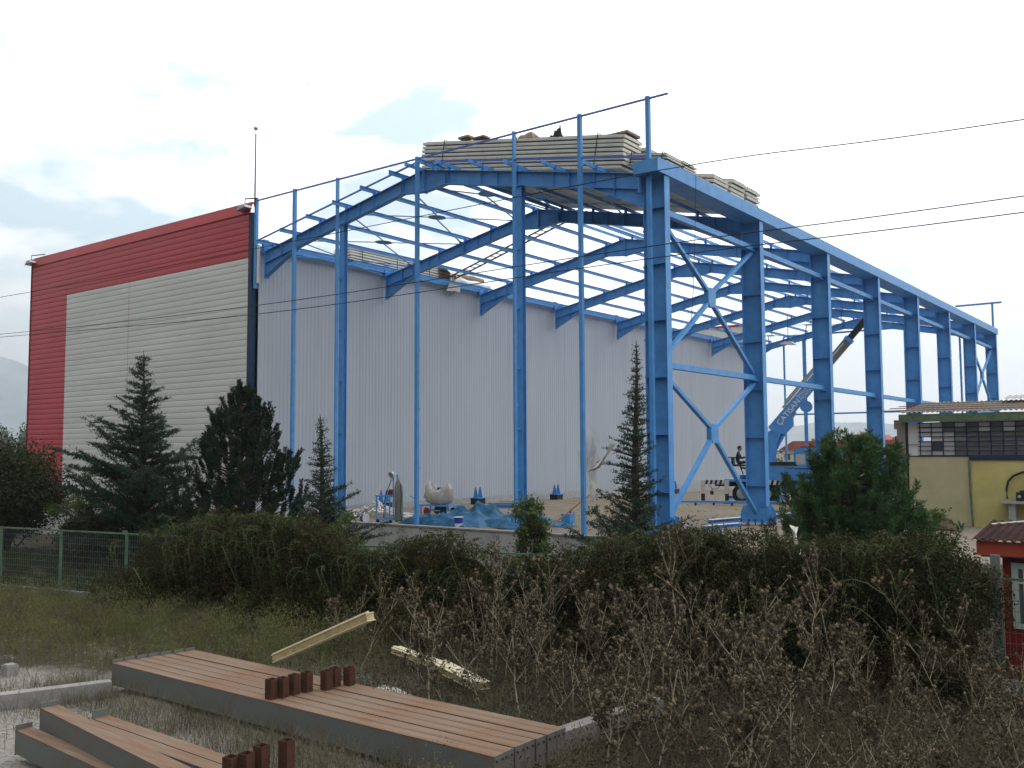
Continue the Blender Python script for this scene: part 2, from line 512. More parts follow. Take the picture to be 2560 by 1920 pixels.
def finished_hall():
    t = thing('finished_hall', 'completed hall with cream gable front edged in a red band and white ribbed side wall', 'hall', (-27, 0, 0))
    m = MB()
    for a, b in ((-32.88, -27.28), (-27.26, -18.55)):
        hclad(m, a, b, 0.10, 10.28)
    build('cream_panel', m, CREAM, t)
    m = MB()
    hclad(m, XL, -32.90, 0.10, 10.28)
    for a, b in ((XL, -32.90), (-32.88, -27.28), (-27.26, -18.55)):
        hclad(m, a, b, 10.285, 12.10)
    build('red_panel', m, REDP, t)
    m = MB()
    m.prism([(-0.46, 12.10), (-0.40, 12.10), (-0.30, 12.52), (-0.12, 12.55), (-0.12, 12.60), (-0.36, 12.57), (-0.455, 12.14)], 'x', XL - 0.03, -18.50)
    build('red_coping', m, REDT, t)
    build('backing', MB().box(XL + .01, -18.56, -.31, -.25, .1, 12.08), REDT, t)
    m = MB().box(XL, -18.55, -0.465, -0.32, 0.052, 0.095)
    build('red_base_trim', m, REDT, t)
    m = MB().box(XL - 0.06, XL - 0.004, -0.45, -0.25, 0.05, 12.5)
    build('corner_trim', m, mat('brown_corner_trim', (0.10, 0.03, 0.03), 0.6), t)
    m = MB().box(-18.545, -18.32, -0.44, -0.20, 0.05, 12.1)
    build('dark_corner_post', m, BLUE_D, t)
    # side wall (ribbed sheet), ribs along z
    prof = []
    y = -0.18; pitch = 0.2
    while y < LEN + 0.1:
        prof += [(XW, y), (XW, y + 0.11), (XW + 0.010, y + 0.13), (XW + 0.010, y + 0.18)]
        y += pitch
    ms = MB().sheet(prof, 'z', -0.62, 10.66)
    sm = WALLW.copy(); sm.name = 'white_ribbed_side_wall'
    tr = sm.node_tree; b = tr.nodes['Principled BSDF']
    src = [l for l in tr.links if l.to_socket == b.inputs['Base Color']][0].from_socket
    # brown soot stain of welding smoke on the sheet
    g = tr.nodes.new('ShaderNodeNewGeometry')
    mpn = tr.nodes.new('ShaderNodeMapping'); mpn.inputs['Scale'].default_value = (0, 0.75, 0.42); mpn.inputs['Location'].default_value = (0, -24.1 * 0.75, -1.9 * 0.42)
    tr.links.new(g.outputs['Position'], mpn.inputs['Vector'])
    ln = tr.nodes.new('ShaderNodeVectorMath'); ln.operation = 'LENGTH'; tr.links.new(mpn.outputs[0], ln.inputs[0])
    nn = tr.nodes.new('ShaderNodeTexNoise'); nn.inputs['Scale'].default_value = 1.6; nn.inputs['Detail'].default_value = 5
    tr.links.new(g.outputs['Position'], nn.inputs['Vector'])
    a1 = tr.nodes.new('ShaderNodeMath'); a1.operation = 'MULTIPLY_ADD'; a1.inputs[1].default_value = 1.6; tr.links.new(nn.outputs['Fac'], a1.inputs[0]); tr.links.new(ln.outputs['Value'], a1.inputs[2])
    rr = tr.nodes.new('ShaderNodeMapRange'); rr.inputs['From Min'].default_value = 0.75; rr.inputs['From Max'].default_value = 1.7; rr.inputs['To Min'].default_value = 0.75; rr.inputs['To Max'].default_value = 0
    tr.links.new(a1.outputs[0], rr.inputs['Value'])
    xx = tr.nodes.new('ShaderNodeMix'); xx.data_type = 'RGBA'; xx.inputs[7].default_value = (0.16, 0.12, 0.10, 1)
    tr.links.new(rr.outputs['Result'], xx.inputs[0]); tr.links.new(src, xx.inputs[6]); tr.links.new(xx.outputs[2], b.inputs['Base Color'])
    build('ribbed_side_wall', ms, sm, t)
    build('base_flashing', MB().box(XW + .012, XW + .03, -0.2, LEN + .1, -.62, .16), METAL, t)
    for q in range(1, 9):
        yj = q * 5.4
        build('sheet_lap', MB().box(XW + .0105, XW + .016, yj, yj + .05, .16, 10.6), WALLW, t)
    # roof slopes and far parapet
    r = MB()
    xm = (XL + XW) / 2
    r.prism([(XL, 10.7), (xm, 11.7), (XW - 0.15, 10.7), (XW - 0.15, 10.8), (xm, 11.8), (XL, 10.8)], 'y', -0.1, LEN + 0.1)
    build('roof', r, ROOFL, t)
    m = MB(); prof = []
    x = XL
    while x < XW - 0.3:
        prof += [(x, LEN + 0.12), (x + 0.2, LEN + 0.12), (x + 0.23, LEN + 0.09), (x + 0.30, LEN + 0.09), (x + 0.33, LEN + 0.12)]
        x += 0.33
    m.sheet(prof, 'z', 10.6, 12.45)
    build('back_parapet', m, CREAM, t)
    m = MB().box(XL, XW - 0.1, LEN + 0.05, LEN + 0.3, 12.46, 12.62)
    build('back_coping', m, REDT, t)
    m = MB()
    m.box(XL, XL + 0.05, -0.2, LEN + 0.2, -0.5, 10.7)
    m.box(XL, XW - 0.1, LEN + 0.14, LEN + 0.2, -0.7, 12.4)
    build('back_wall', m, WALLW, t)
    # cream downpipe head near the corner
    m = MB().tube([(-18.05, -0.33, 10.75), (-18.05, -0.33, 9.2)], 0.06, 8)
    build('downpipe', m, WHITE, t)
finished_hall()

def floodlight(x, arm_dx, label):
    t = thing('floodlight', label, 'lamp', (x, -0.5, 12.6))
    m = MB().tube([(x, -0.42, 12.62), (x - arm_dx, -0.55, 12.68)], 0.025, 6)
    m.tube([(x - arm_dx, -0.55, 12.68), (x - arm_dx - 0.02, -0.55, 12.45)], 0.015, 6)
    m.tube([(x - arm_dx - 0.12, -0.55, 12.38), (x - arm_dx - 0.1, -0.55, 12.48), (x - arm_dx + 0.1, -0.55, 12.48), (x - arm_dx + 0.12, -0.55, 12.38)], 0.01, 5)
    build('arm', m, DARK, t)
    m = MB()
    cx = x - arm_dx
    m.prism([(cx - 0.34, 12.20), (cx + 0.26, 12.28), (cx + 0.16, 12.40), (cx - 0.14, 12.38)], 'y', -0.75, -0.38)
    build('lamp_head', m, METAL, t)
floodlight(-34.7 - 0.5, 1.15, 'small grey floodlight on a long arm off the top left corner of the red gable')
floodlight(-18.0, 0.65, 'small grey floodlight at the top right corner of the red gable beside the lightning rod')

t = thing('lightning_rod', 'thin dark lightning rod with a round ball, on the corner of the red gable', 'lightning rod', (-18.2, -0.35, 12.6))
build('mast', MB().tube([(-18.2, -0.42, 12.3), (-18.2, -0.42, 15.3)], [0.035, 0.022], 6), RUSTD, t)
build('ball', MB().ball((-18.2, -0.42, 15.52), 0.085, 8, 10), METAL, t, smooth=True)
build('spike', MB().tube([(-18.2, -0.42, 15.3), (-18.2, -0.42, 16.1)], 0.008, 5), METAL, t)

# ------------------------------------------------------------------ the blue steel frame
RX0, RX1, XR = -17.95, -0.70, -9.35       # rafter ends and ridge
ZE, ZR = 10.50, 12.22
def rtop(x):
    return ZE + (ZR - ZE) * (1 - abs(x - XR) / (RX1 - XR))
def ibeam(mb, a, b, w, h, up=(0, 0, 1), tf=0.014, tw=0.012):
    a = Vector(a); b = Vector(b); d = (b - a).normalized()
    s = d.cross(Vector(up)).normalized(); u = s.cross(d)
    mb.bar(a + u * (h / 2 - tf / 2), b + u * (h / 2 - tf / 2), w, tf, up)
    mb.bar(a - u * (h / 2 - tf / 2), b - u * (h / 2 - tf / 2), w, tf, up)
    mb.bar(a, b, tw, h - 2 * tf, up)

PUR = [1.70, 3.20, 4.65, 6.10, 7.55, 8.95]
def rafter(side):
    """half of a portal rafter with eave and ridge haunch, in the plane y = 0"""
    mb = MB()
    sg = 1 if side > 0 else -1
    xe = RX1 if sg > 0 else RX0
    def depth(u):                      # u = distance from the eave end
        if u < 1.9: return 1.0 - (1.0 - 0.46) * u / 1.9
        Ld = abs(xe - XR)
        if u > Ld - 1.0: return 0.46 + 0.30 * (u - (Ld - 1.0))
        return 0.46
    Ld = abs(xe - XR)
    us = [0, 1.9, Ld - 1.0, Ld]
    top = [(xe - sg * u, ZE + (ZR - ZE) * u / Ld) for u in us]
    bot = [(x, z - depth(u)) for (x, z), u in zip(top, us)]
    mb.prism(top + bot[::-1], 'y', -0.008, 0.008)
    W = 0.115
    for i in range(3):
        for ln, o in ((top, 0.0), (bot, 0.0)):
            a = Vector((ln[i][0], 0, ln[i][1])); b = Vector((ln[i + 1][0], 0, ln[i + 1][1]))
            mb.bar(a, b, 2 * W, 0.02)
    # continuation of the main lower flange inside the eave haunch, and end plate
    a = Vector((xe, 0, ZE - 0.46)); b = Vector((xe - sg * 1.9, 0, ZE + (ZR - ZE) * 1.9 / Ld - 0.46))
    mb.bar(a, b, 2 * W - 0.03, 0.014)
    mb.bar((XR + sg * 0.012, 0, ZR + 0.03), (XR + sg * 0.012, 0, ZR - 0.80), 0.024, 2 * W, (0, 1, 0))
    mb.bar((xe - sg * 0.012, 0, ZE + 0.05), (xe - sg * 0.012, 0, ZE - 1.08), 0.024, 2 * W, (0, 1, 0))
    for u in [1.0] + PUR[:-1] + [Ld - 1.0, 2.6, 5.4]:
        x = xe - sg * u
        zt = ZE + (ZR - ZE) * u / Ld
        d = depth(u)
        mb.box(x - 0.005, x + 0.005, -W + 0.01, W - 0.01, zt - d + 0.02, zt - 0.012)
    return mb

hall = thing('steel_frame_hall', 'open bright blue steel portal frame of a hall still under construction', 'steel frame', (-9, 0, 0))
for k in range(8):
    for sd_ in (1, -1):
        if k == 0:
            o = build('rafter', rafter(sd_), BLUE, hall)
            if sd_ == 1: ra = o
            else: rb = o
        else:
            o = (ra if sd_ == 1 else rb).copy()
            COL.objects.link(o)
            o.location = (0, k * BAY, 0)
# side columns
def column():
    mb = MB()
    z0, z1 = 0.12, 10.31
    mb.box(-0.018, 0.0, -0.15, 0.15, z0, z1)
    mb.box(-0.70, -0.682, -0.15, 0.15, z0, z1)
    mb.box(-0.682, -0.018, -0.007, 0.007, z0, z1)
    z = 1.3
    while z < 10:
        mb.box(-0.682, -0.018, -0.145, 0.145, z, z + 0.012)
        z += 1.62
    return mb
def shoe():
    mb = MB()
    mb.box(-0.98, 0.23, -0.32, 0.32, 0.09, 0.12)
    for y in (-0.155, 0.155):
        for s, x in ((-1, -0.70), (1, 0.0)):
            mb.prism([(x, 0.12), (x + s * 0.2, 0.12), (x + s * 0.22, 0.35), (x + s * 0.12, 0.62), (x, 0.66)], 'y', y - 0.008, y + 0.008)
        mb.box(-0.69, -0.01, y - 0.01, y + 0.01, 0.12, 0.55)
    return mb
def bolt(x, y):
    return MB().tube([(x, y, -0.05), (x, y, 0.2)], 0.018, 6).tube([(x, y, 0.122), (x, y, 0.15)], 0.035, 6)
cproto = None
for k in range(8):
    zoff = float(gz(-0.4, k * BAY))
    if cproto is None:
        cproto = build('column', column(), BLUE, hall)
        build('base_shoe', shoe(), BLUE, cproto)
        for bx_ in (-0.85, -0.58, -0.35, -0.12, 0.14):
            for by_ in (-0.26, 0.26): build('anchor_bolt', bolt(bx_, by_), DARK, cproto)
    else:
        c = cproto.copy(); COL.objects.link(c); c.location = (0, k * BAY, zoff)
        c.scale = (1, 1, (10.31 - zoff) / 10.31)
        for ch in cproto.children:
            d = ch.copy(); COL.objects.link(d); d.parent = c
for k in range(8):
    for sd_ in (-1, 1):
        m = MB()
        for zz in (.1, .28, .46, .64):
            for yy in (-.07, .07):
                m.tube([(XR + sd_ * .024, k * BAY + yy, ZR - zz), (XR + sd_ * .05, k * BAY + yy, ZR - zz)], .016, 6)
        m.box(XR + sd_ * .022, XR + sd_ * .028, k * BAY - .09, k * BAY + .09, ZR - .7, ZR - .05)
        build('ridge_bolts', m, BLUE, hall)
# gutter box along the right eave
m = MB()
m.box(-0.02 + 0.03, 0.045, -0.62, LEN + 0.35, 10.32, 10.72)
m.box(-0.74, -0.725, -0.62, LEN + 0.35, 10.55, 10.72)
m.box(-0.725, 0.01, -0.60, LEN + 0.33, 10.322, 10.34)
m.box(-0.74, 0.012, -0.635, -0.622, 10.30, 10.70)
for k in range(24):
    y = 0.4 + k * 2.0
    m.box(-0.72, 0.008, y, y + 0.02, 10.60, 10.64)
build('eave_gutter', m, BLUE, hall)
# left eave beam on top of the white wall
m = MB()
ibeam(m, (-18.02, -0.1, 10.80), (-18.02, LEN, 10.80), 0.16, 0.30)
for k in range(8):
    m.box(-18.1, -17.94, k * BAY + 0.35, k * BAY + 0.37, 10.5, 10.95)
    m.box(-18.12, -17.96, k * BAY - 0.12, k * BAY + 0.12, 10.45, 11.0)
build('left_eave_beam', m, BLUE, hall)
# purlins
def purlin(x, sg):
    mb = MB()
    z = rtop(x)
    y0, y1 = -0.72, LEN + 0.5
    zb = z + 0.12
    mb.box(x - 0.004, x + 0.004, y0, y1, zb, zb + 0.13)
    mb.box(x - 0.042 * sg if sg > 0 else x, x if sg > 0 else x + 0.042, y0, y1, zb + 0.13, zb + 0.136)
    mb.box(x if sg > 0 else x - 0.042, x + 0.042 if sg > 0 else x, y0, y1, zb - 0.006, zb)
    for k in range(8):
        y = k * BAY
        mb.box(x + 0.005, x + 0.015, y - 0.09, y + 0.09, z + 0.01, zb + 0.12)
        mb.box(x + 0.016, x + 0.08, y - 0.004, y + 0.004, z + 0.01, zb + 0.10)
    return mb
for u in PUR:
    build('purlin', purlin(RX1 - u, 1), BLUE, hall)
    build('purlin', purlin(RX0 + u, -1), BLUE, hall)
build('purlin', purlin(RX0 + 0.35, -1), BLUE, hall)
# roof bracing: rods with gusset plates, first and last bay
def roof_brace(x0, x1, y0, y1):
    mb = MB()
    z = lambda x: rtop(x) - 0.10
    c = ((x0 + x1) / 2, (y0 + y1) / 2); zc = z(c[0])
    mb.add([(c[0] - .32, c[1] - .12, zc), (c[0] - .12, c[1] - .38, zc), (c[0] + .12, c[1] - .38, zc), (c[0] + .32, c[1] - .12, zc),
            (c[0] + .32, c[1] + .12, zc), (c[0] + .12, c[1] + .38, zc), (c[0] - .12, c[1] + .38, zc), (c[0] - .32, c[1] + .12, zc)], [tuple(range(8))])
    mb.add([(c[0] - .32, c[1] - .12, zc + .012), (c[0] - .12, c[1] - .38, zc + .012), (c[0] + .12, c[1] - .38, zc + .012), (c[0] + .32, c[1] - .12, zc + .012),
            (c[0] + .32, c[1] + .12, zc + .012), (c[0] + .12, c[1] + .38, zc + .012), (c[0] - .12, c[1] + .38, zc + .012), (c[0] - .32, c[1] + .12, zc + .012)], [tuple(range(8))])
    for x in (x0, x1):
        for y in (y0, y1):
            e = Vector((x, y + (0.15 if y == y0 else -0.15), z(x)))
            cc_ = Vector((c[0] + (0.22 if x > c[0] else -0.22), c[1] + (0.25 if y > c[1] else -0.25), zc + 0.005))
            mb.bar(e, cc_, 0.05, 0.03)
            dd = (cc_ - e).normalized()
            mb.bar(e, e + dd * 0.35, 0.16, 0.012)
    return mb
for yb in (0, 6 * BAY):
    for a, b in ((1.7, 4.65), (4.65, 7.55)):
        build('roof_brace', roof_brace(RX1 - b, RX1 - a, yb, yb + BAY), BLUE, hall)
        build('roof_brace', roof_brace(RX0 + a, RX0 + b, yb, yb + BAY), BLUE, hall)
    build('roof_brace', roof_brace(RX0 + 7.55, RX1 - 7.55, yb, yb + BAY), BLUE, hall)
    build('roof_brace', roof_brace(RX0 + 0.1, RX0 + 1.7, yb, yb + BAY), BLUE, hall)
# struts between the side columns
for zc, hh in ((9.40, 0.17), (4.93, 0.17)):
    for k in range(7):
        m = MB()
        y0 = k * BAY; y1 = (k + 1) * BAY
        m.box(-0.44, -0.26, y0 + 0.01, y1 - 0.01, zc - hh / 2, zc + hh / 2)
        m.box(-0.50, -0.20, y1 - 0.30, y1 - 0.012, zc - hh / 2 - 0.04, zc - hh / 2 - 0.004)
        build('strut', m, BLUE, hall)
def xbrace(yb, z0, z1):
    m = MB()
    y0, y1 = yb + 0.12, yb + BAY - 0.12
    yc, zc = (y0 + y1) / 2, (z0 + z1) / 2 + (0.45 if z0 < 1 else 0.1)
    for y in (y0, y1):
        for z in (z0, z1):
            m.bar((-0.35 + (0.02 if (y > yc) == (z > zc) else -0.02), y, z), (-0.35, yc + (0.18 if y > yc else -0.18), zc + (0.2 if z > zc else -0.2)), 0.11, 0.13, (1, 0, 0))
    m.prism([(yc - .26, zc - .16), (yc - .16, zc - .30), (yc + .16, zc - .30), (yc + .26, zc - .16), (yc + .26, zc + .16), (yc + .16, zc + .30), (yc - .16, zc + .30), (yc - .26, zc + .16)], 'x', -0.43, -0.27)
    return m
for yb in (0, 6 * BAY):
    build('wall_brace', xbrace(yb, 0.35 + float(gz(-.4, yb)), 4.75), BLUE, hall)
    build('wall_brace', xbrace(yb, 5.08, 9.25), BLUE, hall)
# gable columns (front and back)
def gcol(x, y, z0, z1):
    m = MB()
    m.box(x - 0.11, x + 0.11, y - 0.105, y - 0.092, z0, z1)
    m.box(x - 0.11, x + 0.11, y + 0.092, y + 0.105, z0, z1)
    m.box(x - 0.006, x + 0.006, y - 0.092, y + 0.092, z0, z1)
    m.box(x - 0.22, x + 0.22, y - 0.2, y + 0.2, z0 - 0.05, z0)
    m.box(x - 0.2, x + 0.2, y - 0.16, y + 0.16, z1, z1 + 0.02)
    for q in range(5):
        zz = z0 + 1.9 * q + 1.2
        m.box(x - 0.06, x + 0.02, y - 0.24, y - 0.107, zz, zz + 0.05)
    return m
for y in (0, LEN):
    for x in (-13.45, -5.22):
        z1 = rtop(x) - 0.49
        build('gable_column', gcol(x, y, float(gz(x, y + .1)) + 0.05, z1), BLUE, hall)
POSTS = [-18.16, -15.82, -13.40, -9.38, -5.20, -2.71, -0.38]
for x in POSTS:
    pw = .035 if x in (-13.40, -5.20) else .06
    m = MB().box(x - pw, x + pw, -0.42, -0.30, 0.01 if x > -18 else 9.0, 12.62)
    for zz in (1.9, 3.9, 5.9, 7.9):
        if x > -18: m.box(x - 0.02, x + 0.02, -0.30, -0.22, zz, zz + 0.05)
    build('parapet_post', m, BLUE, hall)
for x in (-15.2, -8.8, -6.1, -2.4):
    m = MB().box(x - 0.06, x + 0.06, LEN + 0.3, LEN + 0.42, -0.6, 11.3)
    build('back_post', m, BLUE, hall)
m = MB().box(-0.3, -0.18, LEN + 0.3, LEN + 0.42, 9.0, 12.62)
build('back_post', m, BLUE, hall)
m = MB().bar((-18.3, -0.35, 12.56), (0.26, -0.35, 12.56), 0.05, 0.05)
build('parapet_rail', m, RAILM, hall)
m = MB().bar((-18.1, -0.36, 10.92), (-9.38, -0.36, 12.44), 0.05, 0.05)
m.bar((-9.38, -0.36, 12.44), (-0.45, -0.36, 10.88), 0.05, 0.05)
build('gable_rail', m, RAILM, hall)
for a, b, z in ((-15.2, -5.0, 11.35), (-15.2, 0, 5.2), (-2.6, 0.35, 12.55)):
    build('back_girt', MB().bar((a, LEN + 0.36, z), (b, LEN + 0.36, z), 0.08, 0.12), BLUE, hall)
# service rung clips and small downpipe on the corner column
m = MB()
for k in range(9):
    m.box(-0.735, -0.702, -0.14, -0.06, 1.4 + k * 1.05, 1.46 + k * 1.05)
m.tube([(-0.76, -0.20, 10.4), (-0.76, -0.20, 9.9)], 0.07, 10)
build('corner_clips', m, BLUE, hall)

# ------------------------------------------------------------------ things on the roof
def rz(x, y=0):
    return rtop(x) + 0.27
def bundle(name, label, p0, p1, width, nlay, ncol, th=0.105, gap=0.02, group='panel bundles lying on the roof', vert=None):
    """strapped bundle of sandwich panels; runs from p0 to p1 (centre line of its underside)"""
    p0 = Vector(p0); p1 = Vector(p1)
    t = thing(name, label, 'panel bundle', (p0 + p1) / 2, group)
    d = (p1 - p0).normalized()
    s = Vector((0, 0, 1)).cross(d).normalized()
    u = d.cross(s)
    cw = width / ncol
    for c in range(ncol):
        off = (c - (ncol - 1) / 2) * cw
        for l in range(nlay):
            j = rnd.uniform(-0.05, 0.05); js = rnd.uniform(-0.02, 0.02)
            z0 = l * (th + gap) + 0.02
            m = MB()
            a = p0 + d * (j) + s * (off + js); b = p1 + d * j + s * (off + js)
            wv = cw * 0.97
            # metal faces and recessed foam core
            hb = (th + gap) - .048
            m.bar(a + u * (z0 + hb / 2), b + u * (z0 + hb / 2), wv, hb, u)
            m.bar(a + d * .03 - s * (wv * .5 - .02) + u * (z0 + hb * .5), b - d * .03 - s * (wv * .5 - .02) + u * (z0 + hb * .5), .05, .012, u)
            m.mi = 1
            m.bar(a + d * 0.06 + u * (z0 + hb + .022), b - d * 0.06 + u * (z0 + hb + .022), wv - 0.22, .046, u)
            build('panel', m, [CREAMP, FOAM], t)
    H = nlay * (th + gap) + 0.03
    ln = (p1 - p0).length
    for q in (0.12, 0.5, 0.88):
        c0 = p0 + d * ln * q
        m = MB()
        hw = width / 2 + 0.02
        m.bar(c0 - s * hw, c0 - s * hw + u * H, 0.03, 0.008, s)
        m.bar(c0 + s * hw, c0 + s * hw + u * H, 0.03, 0.008, s)
        m.bar(c0 - s * hw + u * H, c0 + s * hw + u * H, 0.03, 0.008, u)
        build('strap', m, STRAP, t)
    return t, u * H

def on_slope(x, y, dz=0.0):
    return (x, y, rz(x) + dz)
bundle('panel_bundle', 'tallest bundle of cream roof panels, at the front edge of the roof', on_slope(-10.15, 1.15, .13), on_slope(-1.85, 1.15, .02), 1.1, 8, 1, .105, .03)
bundle('panel_bundle', 'high bundle of cream roof panels directly behind the tallest front bundle', on_slope(-9.8, 2.32, .03), on_slope(-1.8, 2.32, .02), 1.1, 7, 1, .105, .03)
bundle('panel_bundle', 'low two-panel bundle of roof panels at the eave behind the tall corner post', (-1.5, 1.2, 10.98), (-0.15, 1.2, 10.72), 1.9, 4, 2, 0.07)
bundle('panel_bundle', 'third bundle of roof panels from the front, low against the eave gutter', on_slope(-9.3, 3.5, .02), on_slope(-0.65, 3.5, .02), 1.15, 3, 1, .105, .03)
bundle('panel_bundle', 'fourth bundle of roof panels from the front along the eave', on_slope(-9.2, 4.7, .02), on_slope(-0.55, 4.7, .02), 1.12, 5, 1, .105, .03)
bundle('panel_bundle', 'fifth bundle of roof panels from the front along the eave', on_slope(-9.1, 5.98, .02), on_slope(-0.55, 5.98, .02), 1.14, 6, 1, .105, .03)
bundle('panel_bundle', 'rearmost bundle of roof panels on the right slope, over the second column', on_slope(-8.9, 7.25, .02), on_slope(-0.55, 7.25, .02), 1.14, 6, 1, .105, .03)
# bundles on the roof edge of the finished hall, behind the frame
tb, _ = bundle('panel_bundle', 'bundle of cream panels on the finished hall roof above the white wall', (-19.0, 5.0, 10.92), (-19.0, 10.9, 10.92), 1.1, 6, 1)

t = thing('timber_crate', 'brown timber and cardboard packing on the finished hall roof edge', 'crate', (-18.9, 11.6, 10.9))
m = MB()
for k in range(5):
    m.box(-19.4, -18.5, 11.05, 12.1, 10.92 + k * 0.14, 11.02 + k * 0.14)
build('boards', m, WOOD, t)
m = MB(); m.box(-19.3, -18.6, 11.2, 12.0, 11.62, 11.74)
build('cover', m, CARDB, t)
def crumple(cx, cy, cz, sx, sy, sz, n=26, seed=3, sharp=1.0, power=2.0):
    """draped, crumpled sheet heap as a height field with thickness at its rim"""
    g = np.random.default_rng(seed)
    X, Y = np.meshgrid(np.linspace(-1, 1, n), np.linspace(-1, 1, n))
    r = np.sqrt(X ** 2 + Y ** 2)
    Z = np.clip(1 - np.maximum(abs(X), abs(Y)) ** power, 0, 1) * 0.75
    for i in range(10):
        a = g.uniform(0, 2 * np.pi); f = g.uniform(2, 8); ph = g.uniform(0, 6)
        wx = X + .15 * np.sin(4 * Y + ph); wy = Y + .15 * np.sin(3 * X + i)
        Z += sharp * 0.15 / (1 + i * 0.15) * (.55 - np.abs(np.sin(f * (wx * np.cos(a) + wy * np.sin(a)) + ph))) * np.clip(1.15 - r, 0, 1) * (.35 + Z)
    Z = np.clip(Z, 0, None)
    jx = 1 + 0.12 * np.sin(3 * np.arctan2(Y, X) + g.uniform(0, 6)) + 0.08 * np.sin(7 * np.arctan2(Y, X))
    V = np.stack([cx + sx * X * jx, cy + sy * Y * jx, cz + sz * Z], -1).reshape(-1, 3)
    i = (np.arange(n - 1)[:, None] * n + np.arange(n - 1)[None, :]).ravel()
    return V, np.stack([i, i + 1, i + n + 1, i + n], 1)
def heap(name, label, cat, m_, c, s, group=None, **k):
    o = build(name, crumple(*c, *s, **k), m_, org=c, smooth=k.get('n', 26) < 45)
    return tag(o, label, cat, group)
t = thing('wrapped_rolls', 'long rolls wrapped in grey plastic lying on the finished hall roof edge', 'rolls', (-18.8, 13.6, 10.92))
for dx, dz, y0, y1, r in ((-0.2, 0.25, 12.2, 14.6, 0.25), (0.2, 0.22, 12.4, 15.1, 0.22), (-0.05, 0.58, 12.7, 14.9, 0.18)):
    pts = [(-18.85 + dx, y0 + (y1 - y0) * i / 7, 10.92 + dz + 0.02 * math.sin(i * 2.1)) for i in range(8)]
    build('roll', MB().tube(pts, [r * (0.75 if i in (0, 7) else 1 + 0.08 * math.sin(i * 1.7)) for i in range(8)], 12), PLAST if dz < .5 else CARDB, t, smooth=True)
# torn plastic hanging over the wall head
def rag(name, label, pts, w, m_, seed=0):
    g = random.Random(seed)
    mb = MB(); vs = []; n = len(pts)
    for i, p in enumerate(pts):
        for k in range(5):
            a = (k - 2) / 2 * w * (0.6 + 0.5 * g.random())
            vs.append((p[0] + g.uniform(-.04, .04) + 0.05 * math.sin(k * 2 + i), p[1] + a, p[2] + g.uniform(-.04, .04)))
    fs = [(i * 5 + k, i * 5 + k + 1, (i + 1) * 5 + k + 1, (i + 1) * 5 + k) for i in range(n - 1) for k in range(4) if not (k in (1, 2) and 0 < i < n - 2 and g.random() < .3)]
    mb.add(vs, fs)
    o = build(name, mb, m_, org=pts[0], smooth=True)
    return tag(o, label, 'plastic sheet')
WHP = mat('white_plastic_film', (0.58, 0.56, 0.50), 0.4, var=0.25, scale=6)
rag('plastic_sheet', 'torn whitish plastic sheet hanging over the top of the white ribbed wall', [(-18.5, 11.5, 11.75), (-18.2, 11.5, 11.6), (-17.85, 11.5, 11.3), (-17.84, 11.45, 10.9), (-17.83, 11.35, 10.4)], 0.55, WHP, 2)

heap('cardboard_heap', 'crumpled beige packing lying on top of the tall front panel bundle', 'packing', CARDB, (-5.7, 1.15, 12.60), (0.36, 0.3, 0.62), seed=5, sharp=.6, power=5)
heap('dark_bag', 'small black crumpled bag on top of the tall front panel bundle', 'bag', CLOTH, (-4.55, 1.15, 12.36), (0.26, 0.24, 0.85), seed=9, sharp=1.6)
for x, y, s_, lb in ((-8.4, 1.1, (0.24, 0.18, 0.07), 'flat wooden block left of the beam rail on the tall panel bundle'), (-7.75, 1.1, (0.28, 0.18, 0.05), 'grey board offcut lying on the tall panel bundle beside the wooden block')):
    zt = rz(x) + 8 * .135 + .05
    m = MB().box(x - s_[0], x + s_[0], y - s_[1], y + s_[1], zt, zt + s_[2])
    m.box(x - s_[0] * .6, x + s_[0] * .7, y - s_[1] * .8, y + s_[1] * .6, zt + s_[2], zt + s_[2] * 1.25)
    tag(build('wood_block', m, CARDB, org=(x, y, zt)), lb, 'board')
zt = rz(-2.2) + 8 * .135 + .04
tag(build('board_offcut', MB().box(-2.55, -1.7, 0.75, 1.55, zt - .02, zt + 0.05).box(-2.3, -1.9, .9, 1.4, zt + .05, zt + .1), CARDB, org=(-2.2, 1.1, zt)), 'thin board on the right end of the tallest roof panel bundle', 'board')

# ladder lying on the purlins
t = thing('roof_ladder', 'long narrow dark lattice ladder lying across the left purlins', 'ladder', (-13.5, 10.0, 11.5))
m = MB()
A = Vector((-17.75, 11.0, 10.98)); B = Vector((-8.9, 9.4, 12.66))
s_ = (B - A).cross(Vector((0, 0, 1))).normalized() * 0.22
for q in (-1, 1):
    build('rail', MB().bar(A + s_ * q, B + s_ * q, 0.045, 0.06), DARK, t)
for k in range(24):
    p = A.lerp(B, (k + 0.5) / 24)
    build('rung', MB().bar(p - s_, p + s_, 0.03, 0.03), DARK, t)

# thin rope from the gutter
tag(build('rope', MB().tube([(0.075, 1.72, 10.8), (0.09, 1.55, 9), (0.12, 1.3, 7.2), (0.08, 1.2, 6.2)], 0.008, 5), CABLE, org=(0.07, 1.7, 10.8)), 'thin rope hanging down from the blue eave gutter in the first bay', 'rope')

